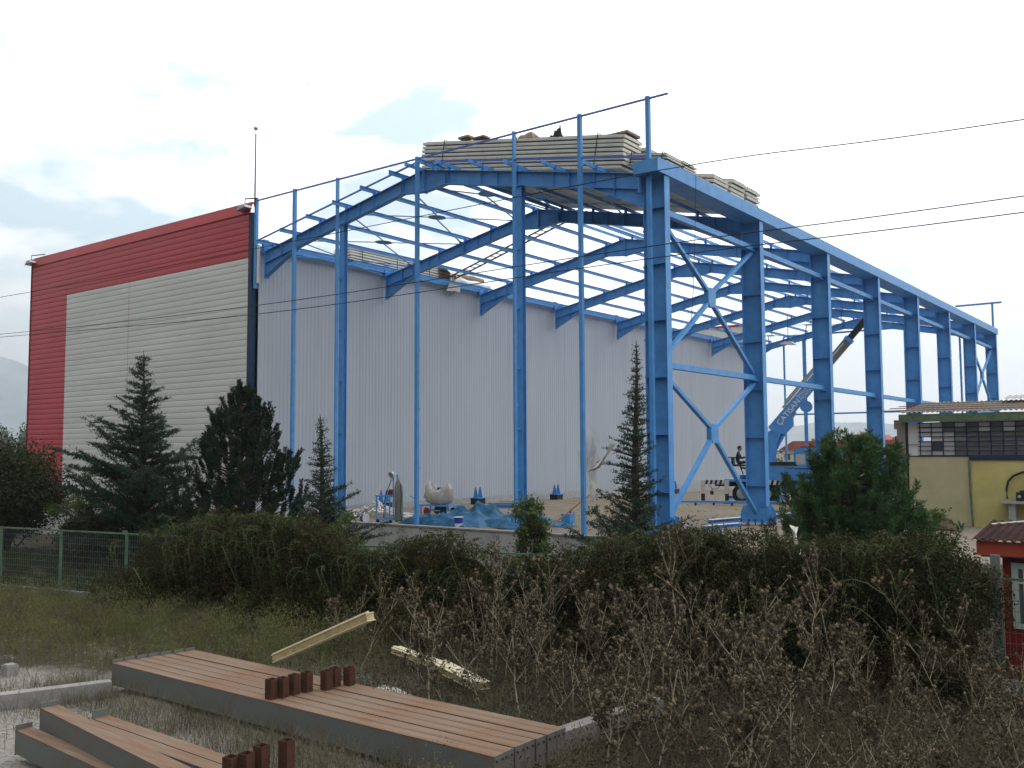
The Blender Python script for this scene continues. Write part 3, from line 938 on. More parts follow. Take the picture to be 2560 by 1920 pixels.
# ------------------------------------------------------------------ overhead cables
def cable(pts, label):
    # smooth polyline through the points
    P = [Vector(p) for p in pts]; q = []
    for i in range(len(P) - 1):
        a = P[max(i - 1, 0)]; b = P[i]; c = P[i + 1]; d = P[min(i + 2, len(P) - 1)]
        for k in range(10):
            t_ = k / 10
            q.append(0.5 * ((2 * b) + (c - a) * t_ + (2 * a - 5 * b + 4 * c - d) * t_ ** 2 + (3 * b - a - 3 * c + d) * t_ ** 3))
    q.append(P[-1])
    tag(build('overhead_cable', MB().tube(q, 0.009, 5), CABLE, org=pts[1]), label, 'cable', 'overhead cables')
cable([(26, -9, 6.4), (10.35, -9, 7.12), (4.64, -9, 7.47), (-6, -9, 7.60), (-20.67, -9, 7.81), (-45, -9, 8.6)], 'topmost of the three black overhead cables crossing the picture')
cable([(26, -9, 5.95), (10.31, -9, 6.03), (4.17, -9, 6.13), (-6.79, -9, 6.16), (-20.58, -9, 6.53), (-45, -9, 7.5)], 'middle one of the three black overhead cables')
cable([(26, -9, 5.7), (10.3, -9, 5.8), (4.17, -9, 5.91), (-6.79, -9, 5.94), (-20.58, -9, 6.43), (-45, -9, 7.3)], 'lowest of the three black overhead cables')

# ------------------------------------------------------------------ objects on the platform
def G(x, y): return float(gz(x, y)) - 0.0
def bracket(x, y, label):
    z = G(x, y)
    t = thing('steel_pedestal', label, 'pedestal', (x, y, z), 'black pedestals with blue fins by the white wall')
    build('block', MB().box(x - .25, x + .25, y - .27, y + .27, z - .02, z + .28), DARK, t)
    m = MB().box(x - .3, x + .3, y - .32, y + .32, z + .28, z + .31)
    build('top_plate', m, BLUE, t)
    for q in (-.17, .17):
        m = MB().prism([(x - .16, z + .31), (x + .16, z + .31), (x + .1, z + .55), (x + .03, z + .82), (x - .03, z + .82), (x - .1, z + .55)], 'y', y + q - .012, y + q + .012)
        build('fin', m, BLUE, t)
bracket(-17.3, 6.0, 'black pedestal with two blue fins behind the blue trolley, nearest of the row')
bracket(-17.2, 12.4, 'black pedestal with two blue fins behind the crumpled blue tarpaulin')
bracket(-17.2, 19.2, 'black pedestal with two blue fins right of the wide front gable column')
bracket(-17.2, 33.0, 'farthest black pedestal with two blue fins, half behind the corner column')

def rescale(o, f):
    for q in [o] + list(o.children_recursive):
        if q.type == 'MESH':
            q.data.transform(Matrix.Diagonal((f, f, f, 1)))
            if q is not o: q.location *= f
def trolley(x, y):
    z = G(x, y) + .0
    t = thing('gas_trolley', 'blue tubular gas bottle trolley standing at the platform edge', 'trolley', (x, y, z))
    m = MB()
    for dx in (-.45, .45):
        for dy in (-.3, .3):
            m.bar((x + dx, y + dy, z + .08), (x + dx, y + dy, z + 1.32), .05, .05)
    for zz in (.18, 1.3):
        for dy in (-.3, .3): m.bar((x - .5, y + dy, z + zz), (x + .62, y + dy, z + zz), .06, .07)
        for dx in (-.45, .45): m.bar((x + dx, y - .3, z + zz), (x + dx, y + .3, z + zz), .06, .06)
    m.bar((x + .5, y - .1, z + .15), (x + .5, y - .1, z + 2.2), .04, .04)
    build('frame', m, BLUE, t)
    for dx in (-.3, .55):
        build('wheel', MB().tube([(x + dx, y - .38, z + .09), (x + dx, y - .32, z + .09)], .09, 12), BLACKR, t)
    build('red_box', MB().box(x + .12, x + .35, y - .1, y + .1, z + 1.36, z + 1.56).box(x + .15, x + .3, y - .07, y + .07, z + 1.56, z + 1.62), KRED, t)
    build('lamp_head', MB().tube([(x + .42, y - .2, z + 2.32), (x + .42, y - .02, z + 2.40)], [.16, .09], 12).tube([(x + .42, y - .1, z + 2.3), (x + .42, y - .1, z + 2.05)], .03, 6), METAL, t)
    c = thing('gas_cylinder', 'tall grey gas cylinder leaning in the blue trolley', 'gas cylinder', (x + .78, y, z))
    pts = [(x + .80 - .02 * i, y, z + zz) for i, zz in enumerate((.1, .2, 1.5, 1.75, 1.95, 2.1, 2.2))]
    build('bottle', MB().tube(pts, [.19, .21, .21, .19, .13, .06, .05], 16), GREYB, c, smooth=True)
    build('valve', MB().tube([(x + .66, y, z + 2.18), (x + .66, y, z + 2.34)], .05, 8), BLUE, c)
    tag(build('hose', MB().tube([(x + .95, y - .1, z + 1.9), (x + 1.05, y - .12, z + 1.4), (x + 1.08, y - .2, z + .6), (x + 1.2, y - .25, z + .04)], .02, 6), BLACKR, org=(x + 1, y, z)), 'black hose hanging beside the grey gas cylinder', 'hose')
    tag(build('hose', MB().tube([(x + .36, y - .1, z + 2.1), (x + .15, y - .15, z + 1.6), (x - .35, y + .1, z + .9), (x - .6, y + .35, z + .05)], .018, 6), BLACKR, org=(x, y, z)), 'black hose running from the trolley lamp down to the left', 'hose')
before = set(COL.objects)
trolley(-11.25, 0.1)
def regroup(f, cx, cy, cz):
    for o in [q for q in COL.objects if q not in before and q.parent is None]:
        rescale(o, f)
        o.location = Vector((cx, cy, cz)) + (o.location - Vector((cx, cy, cz))) * f
regroup(.72, -11.1, .1, 0)

def cart(x, y):
    z = G(x, y)
    t = thing('hand_cart', 'low blue hand cart with dark red wheels by the white wall', 'cart', (x, y, z))
    m = MB()
    m.box(x - 1.0, x + 1.15, y - .45, y + .45, z + .48, z + .56)
    m.box(x - .7, x + .9, y - .4, y + .4, z + .22, z + .28)
    for dx in (-.9, 1.0):
        for dy in (-.4, .4): m.bar((x + dx, y + dy, z + .05), (x + dx, y + dy, z + .5), .05, .05)
    m.bar((x - 1.0, y - .4, z + .5), (x - 1.35, y - .4, z + .85), .04, .04)
    m.bar((x - 1.35, y - .4, z + .85), (x - 1.7, y - .4, z + 1.0), .04, .04)
    m.bar((x - 1.35, y - .4, z + .85), (x - 1.35, y - .4, z + .05), .04, .04)
    build('frame', m, BLUE, t)
    for dx in (-.45, .75):
        for dy in (-.42, .42):
            build('wheel', MB().tube([(x + dx, y + dy - .05, z + .2), (x + dx, y + dy + .05, z + .2)], .2, 16), KRED if dx < 0 else BLACKR, t)
    build('motor', MB().box(x - .05, x + .5, y - .2, y + .2, z + .28, z + .47).tube([(x + .5, y, z + .37), (x + .7, y, z + .37)], .1, 10), DARK, t)
    # big white bag, open with two standing corners
    n = 28; V = []; F = []
    for i in range(n):
        a = 2 * math.pi * i / n
        c_, s_ = math.cos(a), math.sin(a)
        for j, (rr, zz) in enumerate(((.55, 0.0), (.82, .16), (.95, .38), (.88, .62), (.72, .80), (.60, .74), (.3, .52))):
            lift = 0
            if j in (3, 4, 5): lift = 0.5 * max(0, abs(c_)) ** 3 * (1.05 if c_ < 0 else .8) * (1 if j == 4 else .6)
            wr = 0.05 * math.sin(5 * a + j) + 0.05 * math.sin(11 * a + 3 * j) + 0.03 * math.sin(17 * a - 2 * j)
            V.append((x + .1 + c_ * (rr + wr), y + s_ * (rr * .55 + wr * .5), z + .57 + zz + lift + 0.03 * math.sin(7 * a + j * 2)))
    for i in range(n):
        for j in range(6):
            i2 = (i + 1) % n
            F.append((i * 7 + j, i2 * 7 + j, i2 * 7 + j + 1, i * 7 + j + 1))
    mb = MB(); mb.add(V, F)
    tag(build('big_bag', mb, mat('woven_white_bag', (0.40, 0.39, 0.36), .8, var=.15, scale=4, bump=.6, bscale=5), org=(x, y, z + .57), smooth=True), 'large open white woven bag slumped on the blue hand cart', 'bag')
    b = build('canister', MB().tube([(x + .15, y - .1, z + 1.12), (x + .22, y - .1, z + 1.48)], .14, 10), BLUE_D, org=(x, y, z + 1.1))
    tag(b, 'dark blue canister sticking out of the white bag', 'canister')
before = set(COL.objects)
cart(-12.5, 4.2)
regroup(.72, -12.5, 4.2, 0)

heap('tarpaulin', 'crumpled blue tarpaulin heaped on the ground right of the thin post', 'tarpaulin', TARP, (-8.75, 2.0, G(-8.5, 2) - .02), (1.35, 1.5, 1.0), seed=21, n=90, power=1.0, sharp=1.3)
heap('tarpaulin', 'flat left lobe of blue tarpaulin spread at the platform edge', 'tarpaulin', TARP, (-9.0, 0.35, G(-8.5, 0) - .02), (1.3, .5, .5), seed=4, n=70, sharp=1.2, power=3)
heap('tarpaulin', 'right-hand part of the blue tarpaulin reaching to the wide gable column', 'tarpaulin', TARP, (-6.6, 1.7, G(-7, 2) - .02), (1.6, .9, .55), seed=14, n=80, sharp=1.3, power=1.6)
def bucket(x, y, label, tilt=0, s=1.0, body=None):
    z = G(x, y)
    t = thing('paint_bucket', label, 'bucket', (x, y, z), 'paint buckets')
    if tilt:
        a = (x - .2 * s, y, z + .18 * s); b = (x + .22 * s, y - .05, z + .18 * s)
    else:
        a = (x, y, z); b = (x, y, z + .42 * s)
    A = Vector(a); B = Vector(b)
    build('body', MB().tube([A, A.lerp(B, .4)], [.15 * s, .165 * s], 18), WHITE, t)
    build('blue_label', MB().tube([A.lerp(B, .4), A.lerp(B, .95)], [.165 * s, .18 * s], 18), BLUE_D if body is None else body, t)
    build('rim', MB().tube([A.lerp(B, .95), B], [.195 * s, .195 * s], 18), WHITE, t)
NAVY = mat('bucket_blue', (0.02, 0.06, 0.30), .4)
before = set(COL.objects)
bucket(-7.75, -0.1, 'white and blue paint bucket standing before the blue tarpaulin', 0, 1.15, NAVY)
bucket(-12.15, -0.15, 'white and blue paint bucket tipped on its side left of the trolley', 1, 1.1, NAVY)
for q in [o for o in COL.objects if o not in before and o.parent is None]:
    rescale(q, .72)
x, y = -5.4, 2.8; z = G(x, y)
t = thing('blue_box', 'small open blue metal box with a red handle, between two front posts', 'box', (x, y, z))
build('body', MB().box(x - .18, x + .18, y - .15, y + .15, z + .1, z + .38).box(x - .14, x + .14, y - .11, y + .11, z, z + .1), BLUE, t)
build('handle', MB().bar((x + .09, y, z + .35), (x + .14, y, z + .55), .04, .04), KRED, t)
tag(build('wooden_pole', MB().tube([(-4.75, 0.6, 0), (-3.7, 1.9, 1.25)], .022, 6), mat('orange_wood', (.35, .14, .04), .7), org=(-4.3, 1, 0)), 'thin orange wooden pole leaning between the front posts', 'pole')
heap('sack', 'small white plastic sack on the sand right of the wide gable column', 'sack', WHP, (-5.95, 2.1, -.03), (.4, .3, .42), seed=31)
heap('sack', 'tiny white plastic scrap in front of the hand cart', 'sack', WHP, (-11.0, 2.2, -.03), (.25, .2, .22), seed=33)
heap('sack', 'grey filled sack lying left of the white hose coil', 'sack', METAL, (-15.6, 2.4, -.03), (.6, .35, .3), seed=35, power=4, sharp=.4)
# tangled pile of white hose / film strips
pts = []
g = random.Random(5)
mb = MB()
for k in range(26):
    a = g.uniform(0, 6.28); px, py = -13.9 + g.gauss(0, .55), 2.2 + g.gauss(0, .45)
    pt = []
    for i in range(9):
        a += g.uniform(-.7, .7); px += math.cos(a) * .17; py += math.sin(a) * .15
        hh = .52 * math.exp(-((px + 13.9) ** 2 / .8 + (py - 2.2) ** 2 / .6))
        pt.append((px, py, .03 + hh * g.uniform(.5, 1.1)))
    mb.tube(pt, .035, 5)
tag(build('hose_coil', mb, WHITE, org=(-13.9, 2.2, 0)), 'tangled heap of white strips and hose on the ground left of the trolley', 'hose')
# blue offcuts and long members lying about
def member(a, b, w_, h_, label, m_=BLUE, top=None):
    a = Vector(a); b = Vector(b)
    c = (a + b) / 2
    mb = MB(); ibeam(mb, a, b, w_, h_)
    if top: mb.mi = 1; mb.bar(a + Vector((0, 0, h_ / 2 + .006)), b + Vector((0, 0, h_ / 2 + .006)), w_, .008)
    o = build('steel_member', mb, [m_, top] if top else m_, org=c)
    tag(o, label, 'steel beam', 'steel members lying on the site')
member((-14.6, 9.2, .0), (-12.9, 10.6, .0), .2, .16, 'short blue steel piece lying near the wall behind the tarpaulin')
member((-14.8, 10.2, .0), (-13.4, 10.9, .02), .12, .2, 'shorter blue offcut beside the other piece near the white wall')
member((-1.75, 5.9, .06), (-1.15, 12.6, -.03), .22, .12, 'long blue member with white upper face lying behind the second column', top=WHITE)
member((-.75, 3.55, .06), (-.35, 5.3, .06), .2, .12, 'short blue and white member on the ground before the second column', top=WHITE)
member((-10.4, 26.5, -.2), (-7.8, 28.5, -.2), .25, .18, 'blue member lying far back beside the truck outriggers')
t = thing('rail_stand', 'long low blue rail on short feet lying across the site before the truck', 'steel rail', (-7.4, 18.6, -.2))
A = Vector((-10.2, 17.5, -.02)); B = Vector((-4.8, 20.3, -.03))
build('rail', MB().bar(A, B, .12, .1), BLUE, t)
for k in range(7):
    p = A.lerp(B, (k + .3) / 7); build('foot', MB().bar(p - Vector((0, 0, .22)), p, .08, .08, (1, 0, 0)), DARK, t)
# scattered rubble on the site
def rubble(n, x0, x1, y0, y1, smin, smax, mats_, name, seed, dens=None):
    g = np.random.default_rng(seed)
    base = np.array([(1, 0, 0), (-1, 0, 0), (0, 1, 0), (0, -1, 0), (0, 0, 1), (0, 0, -1)], float)
    fc = np.array([(0, 2, 4), (2, 1, 4), (1, 3, 4), (3, 0, 4), (2, 0, 5), (1, 2, 5), (3, 1, 5), (0, 3, 5)])
    X = g.uniform(x0, x1, n); Y = g.uniform(y0, y1, n)
    if dens is not None:
        k = dens(X, Y, g); X, Y = X[k], Y[k]; n = len(X)
    S = smin + (smax - smin) * g.random(n) ** 3
    A = g.uniform(0, 6.28, n)
    V = np.tile(base, (n, 1, 1)) * (1 + g.uniform(-.35, .35, (n, 6, 3))) * (S[:, None, None] * np.array([1, .75, .5]))
    c, s = np.cos(A)[:, None], np.sin(A)[:, None]
    x = V[..., 0] * c - V[..., 1] * s; y = V[..., 0] * s + V[..., 1] * c
    Z = gz(X, Y)
    V = np.stack([x + X[:, None], y + Y[:, None], V[..., 2] + Z[:, None] + S[:, None] * .2], -1).reshape(-1, 3)
    F = (fc[None] + 6 * np.arange(n)[:, None, None]).reshape(-1, 3)
    return tag(build(name, (V, F), mats_), kind='stuff')
rubble(2600, -17.5, 4, -.4, 26, .012, .07, STONE, 'site_rubble', 3)
rubble(14000, -11, 9.5, -19, -10, .008, .035, STONE, 'yard_gravel', 4,
       dens=lambda X, Y, g: (np.sin(X * 1.1 + 1) * np.cos(Y * .9 + X * .3) + g.normal(0, .5, len(X))) > .1)
# soil heap by the yellow building
heap('soil_heap', 'small heap of brown soil against the pale yellow wall', 'soil heap', mat('heap_soil', (.10, .07, .045), .95, var=.3, scale=4, bump=.5), (3.9, 9.6, -.05), (1.3, 1.0, .75), seed=8, sharp=.3, n=40)

# ------------------------------------------------------------------ truck crane
def truck():
    t = thing('truck_crane', 'old blue truck crane with its boom raised, parked inside the frame', 'truck crane', (-9.0, 23.0, -0.27))
    def b_(name, mb, m_, par=None, smooth=False):
        # local geometry
        me = bpy.data.meshes.new(name); me.from_pydata(mb.v, [], mb.f)
        ms = m_ if isinstance(m_, (list, tuple)) else [m_]
        for k in ms: me.materials.append(k)
        if len(ms) > 1: me.polygons.foreach_set('material_index', mb.m)
        if smooth: me.polygons.foreach_set('use_smooth', [True] * len(me.polygons))
        o = bpy.data.objects.new(name, me); COL.objects.link(o); o.parent = par or t
        return o
    m = MB(); m.box(-.4, 6.9, -.45, -.33, .85, 1.1).box(-.4, 6.9, .33, .45, .85, 1.1)
    for x in (0, 1.2, 2.4, 3.6, 5, 6.6): m.box(x, x + .12, -.33, .33, .9, 1.05)
    b_('chassis', m, DARK)
    m = MB().box(.2, 4.0, -1.15, 1.15, 1.12, 1.24)
    m.box(.9, 2.0, -.5, 1.1, 1.24, 1.45).box(2.0, 4.0, -1.12, 1.12, 1.24, 1.92)
    m.prism([(2.0, 1.93), (2.5, 1.93), (2.5, 2.1), (2.2, 2.1)], 'y', -1.0, 1.0)
    b_('deck', m, BLUE)
    m = MB().box(2.55, 3.9, -1.16, -1.0, 1.93, 2.12).box(2.55, 3.9, 1.0, 1.16, 1.93, 2.12)
    b_('tool_rail', m, DARK)
    # cab
    sh = lambda v: [(p[0] - .45, p[1], p[2]) for p in v]
    m = MB()
    m.prism([(4.15, .85), (6.9, .85), (6.95, 1.75), (6.6, 1.85), (6.35, 2.7), (6.1, 2.85), (4.4, 2.85), (4.2, 2.7), (4.15, 1.8)], 'y', -1.15, 1.15)
    m.v = sh(m.v)
    cab = b_('cab', m, BLUE)
    m = MB().box(4.28, 4.72, -1.165, -1.152, 2.0, 2.52).box(4.9, 5.35, -1.165, -1.152, 2.0, 2.52).box(5.5, 6.2, -1.165, -1.152, 2.0, 2.5)
    m.box(4.136, 4.148, -.9, -.1, 2.0, 2.5).box(4.136, 4.148, .1, .9, 2.0, 2.5)
    m.v = sh(m.v)
    b_('window', m, mat('pale_cab_glass', (.42, .45, .46), .2, spec=.6), cab)
    m = MB().box(4.2, 6.2, -1.18, -1.152, 1.78, 1.82).box(4.2, 6.3, -1.18, -1.152, 1.45, 1.49).box(4.8, 4.82, -1.17, -1.152, .95, 2.6).box(5.42, 5.44, -1.17, -1.152, .95, 2.6)
    m.box(4.5, 6.4, -1.05, 1.05, 2.852, 2.90)
    m.v = sh(m.v)
    b_('trim', m, BLUE_D, cab)
    b_('door_handle', MB().box(4.40, 4.55, -1.20, -1.153, 1.6, 1.63), METAL, cab)
    b_('beacon', MB().tube([(4.35, -.5, 2.9), (4.35, -.5, 3.02)], .07, 10).tube([(4.35, -.5, 3.02), (4.35, -.5, 3.1)], [.06, .02], 10), ORANGE, cab)
    m = MB().tube([(4.1, -1.2, 1.8), (3.75, -1.3, 1.85), (3.75, -1.3, 2.5), (4.25, -1.2, 2.55)], .02, 6)
    m.v = sh(m.v)
    b_('mirror_frame', m, DARK, cab)
    # wheels
    def wheel(x, y, par=None):
        w_ = b_('wheel', MB().tube([(x, y - .15, .5), (x, y - .13, .5), (x, y + .13, .5), (x, y + .15, .5)], [.42, .5, .5, .42], 24), BLACKR)
        b_('rim', MB().tube([(x, y - .165, .5), (x, y - .152, .5)], [.24, .28], 16).tube([(x, y - .2, .5), (x, y - .166, .5)], .08, 8), METAL, w_)
    for x in (1.1, 2.3, 3.75 + .25):
        wheel(x, -.95); wheel(x, .95)
    # side lockers between the wheels
    m = MB()
    for k in range(4): m.box(3.0, 3.45, -1.2, -1.0, .35 + .22 * k, .35 + .22 * k + .12)
    b_('side_steps', m, BLUE)
    m = MB().prism([(3.3, .95), (3.45, 1.15), (4.5, 1.15), (4.62, .9), (4.5, .85), (4.35, 1.02), (3.62, 1.02)], 'y', -1.2, -.8)
    b_('mudguard', m, DARK)
    # outriggers
    def outrigger(x0, x1, y):
        m = MB(); nst = 10; h0, h1 = .98, 1.2
        L_ = x1 - x0
        for i in range(nst):
            a = x0 + L_ * i / nst; b = x0 + L_ * (i + 1) / nst
            m.mi = i % 2
            m.add([(a, y - .08, h0), (b, y - .08, h0), (b + .06, y - .08, h1), (a + .06, y - .08, h1),
                   (a, y + .08, h0), (b, y + .08, h0), (b + .06, y + .08, h1), (a + .06, y + .08, h1)],
                  [(0, 1, 2, 3), (7, 6, 5, 4), (3, 2, 6, 7), (0, 4, 5, 1)])
        ob = b_('outrigger_beam', m, [STRIPE_W, DARK])
        return ob
    outrigger(-.85, .35, -1.35); outrigger(2.45, 3.75, -1.35)
    for x in (-.95, .28, ):
        o = b_('outrigger_leg', MB().box(x, x + .2, -1.46, -1.26, .5, 1.19), STRIPE_W)
        b_('foot', MB().box(x + .015, x + .185, -1.45, -1.27, .04, .5).box(x - .06, x + .26, -1.52, -1.2, .0, .04), DARK, o)
    o = b_('outrigger_leg', MB().box(.9, 1.1, 1.26, 1.46, .5, 1.19), STRIPE_W)
    b_('foot', MB().box(.915, 1.085, 1.27, 1.45, .0, .5), DARK, o)
    m = MB().tube([(-.6, -1.3, 1.0), (-.35, -1.3, .72), (-.1, -1.3, .75), (.1, -1.3, .98)], .015, 5).tube([(-.4, -1.3, .75), (-.4, -1.3, .5)], .02, 5).tube([(-.4, -1.3, .62), (-.4, -1.3, .45)], .09, 10)
    b_('hydraulic_hose', m, BLACKR)
    # crane column
    m = MB().tube([(2.3, 0, 1.25), (2.3, 0, 1.95)], [.5, .45], 20)
    m.prism([(2.05, 1.95), (2.6, 1.95), (2.75, 2.9), (3.0, 3.6), (2.75, 3.95), (2.2, 3.55), (2.0, 2.9)], 'y', -.28, -.18)
    m.prism([(2.05, 1.95), (2.6, 1.95), (2.75, 2.9), (3.0, 3.6), (2.75, 3.95), (2.2, 3.55), (2.0, 2.9)], 'y', .18, .28)
    m.prism([(2.1, 2.0), (2.5, 2.0), (2.62, 2.9), (2.3, 3.0)], 'y', -.18, .18)
    m.tube([(2.65, -.34, 3.7), (2.65, .34, 3.7)], .13, 12)
    b_('crane_column', m, BLUE)
    # boom in direction d
    P0 = Vector((2.55, 0, 3.75)); T = Vector((7.45, 0, 9.45)); d = (T - P0).normalized(); n = Vector((-d.z, 0, d.x))
    def bb(a, b, h, wd, off=0, y=0):
        m = MB(); pa = P0 + d * a + n * off + Vector((0, y, 0)); pb = P0 + d * b + n * off + Vector((0, y, 0)); m.bar(pa, pb, wd, h, n); return m
    bm = bb(.0, 4.3, .52, .4)
    bm.prism([tuple((P0 + d * a + n * o)[i] for i in (0, 2)) for a, o in ((-.1, -.2), (.3, -.62), (.9, -.66), (1.3, -.262), (.2, -.262))], 'y', -.19, .19)
    boom = b_('main_boom', bm, BLUE)
    # rounded drum below the boom
    dm = MB(); c = P0 + d * 2.05 - n * .52
    dm.tube([(c.x, -.22, c.z), (c.x, .22, c.z)], .3, 14)
    b_('winch_drum', dm, BLUE, boom)
    m = bb(1.25, 4.9, .09, .12, .34, -.12); m2 = bb(1.6, 4.6, .1, .1, .46, .1)
    m.add(m2.v, m2.f); b_('hydraulic_line', m, METAL, boom)
    m = bb(4.3, 6.0, .40, .32, .02); b_('second_stage', m, GREYB, boom)
    m = bb(4.31, 5.7, .07, .34, .1); b_('white_edge', m, STRIPE_W, boom)
    m = bb(6.0, 7.35, .30, .25, .03); b_('third_stage', m, DARK, boom)
    m = bb(5.9, 6.1, .46, .38, .02).box(0, 0, 0, 0, 0, 0); b_('collar', bb(5.9, 6.1, .46, .38, .02), BLUE, boom)
    tip = P0 + d * 7.35
    m = MB().tube([(tip.x, -.2, tip.z), (tip.x, .2, tip.z)], .16, 12); b_('boom_head', m, DARK, boom)
    # lettering on the side of the boom
    def text(s, size, a, off, par):
        cu = bpy.data.curves.new('lettering', 'FONT'); cu.body = s; cu.size = size; cu.extrude = .004; cu.align_x = 'LEFT'; cu.align_y = 'CENTER'
        o = bpy.data.objects.new('lettering', cu); COL.objects.link(o)
        p = P0 + d * a + n * off + Vector((0, -.212, 0))
        mt = Matrix((d, n, d.cross(n))).transposed().to_4x4()
        mt.translation = p
        dg = bpy.context.evaluated_depsgraph_get()
        me = bpy.data.meshes.new_from_object(o.evaluated_get(dg))
        COL.objects.unlink(o); bpy.data.objects.remove(o)
        me.transform(mt); me.materials.clear(); me.materials.append(LETTER)
        q = bpy.data.objects.new('lettering', me); COL.objects.link(q); q.parent = par
    text('ÇATISAN', .40, .45, -.05, boom)
    text('İMALAT', .21, 2.15, .07, boom)
    text('MONTAJ', .21, 2.15, -.13, boom)
    # lift cylinder
    a = Vector((2.35, -.0, 2.2)); b = P0 + d * 1.5 - n * .3
    m = MB().tube([a, a.lerp(b, .6)], .1, 12); c = b_('lift_cylinder', m, BLUE)
    b_('piston', MB().tube([a.lerp(b, .6), b], .055, 10), STRIPE_W, c)
    # operator seat on its arm
    m = MB().bar((2.0, -.5, 1.6), (1.2, -.75, 1.55), .1, .1)
    m.box(.85, 1.45, -1.0, -.5, 1.62, 1.72).box(.78, .9, -1.0, -.5, 1.72, 2.1).bar((.55, -.98, 2.08), (1.1, -.98, 2.08), .05, .05)
    m.tube([(1.45, -.6, 1.62), (1.75, -.6, 1.2), (2.0, -.6, 1.2)], .03, 6).bar((1.2, -.75, 1.62), (1.35, -.75, 1.2), .05, .05).box(1.3, 1.8, -1.0, -.5, 1.12, 1.16)
    m.bar((1.85, -.9, 1.16), (1.8, -.9, 2.0), .04, .04).bar((1.85, -.6, 1.16), (1.8, -.6, 2.0), .04, .04).box(1.7, 1.95, -.95, -.55, 2.0, 2.1)
    m.v = [(p[0] - (.22 if p[0] < 1.7 else .1), p[1], p[2] + (.28 if p[0] < 1.9 else .1)) for p in m.v]
    b_('operator_seat', m, DARK)
    # hook block and line
    t.rotation_euler = (0, 0, R(14))
    return t, tip
TR, TIP = truck()
mw = Matrix.Translation(TR.location) @ Matrix.Rotation(R(14), 4, 'Z')
tp = mw @ TIP
t = thing('hook_block', 'steel hook block hanging on a line from the raised boom tip', 'hook', (tp.x + .18, tp.y, tp.z - 1.6))
build('line', MB().tube([(tp.x + .15, tp.y, tp.z), (tp.x + .18, tp.y, tp.z - .9)], .02, 5), CABLE, t)
build('block', MB().box(tp.x + .06, tp.x + .3, tp.y - .1, tp.y + .1, tp.z - 1.65, tp.z - .9), METAL, t)
build('hook', MB().tube([(tp.x + .18, tp.y, tp.z - 1.65), (tp.x + .18, tp.y, tp.z - 1.8), (tp.x + .28, tp.y, tp.z - 1.9), (tp.x + .2, tp.y, tp.z - 2.0), (tp.x + .1, tp.y, tp.z - 1.92)], .025, 6), DARK, t)

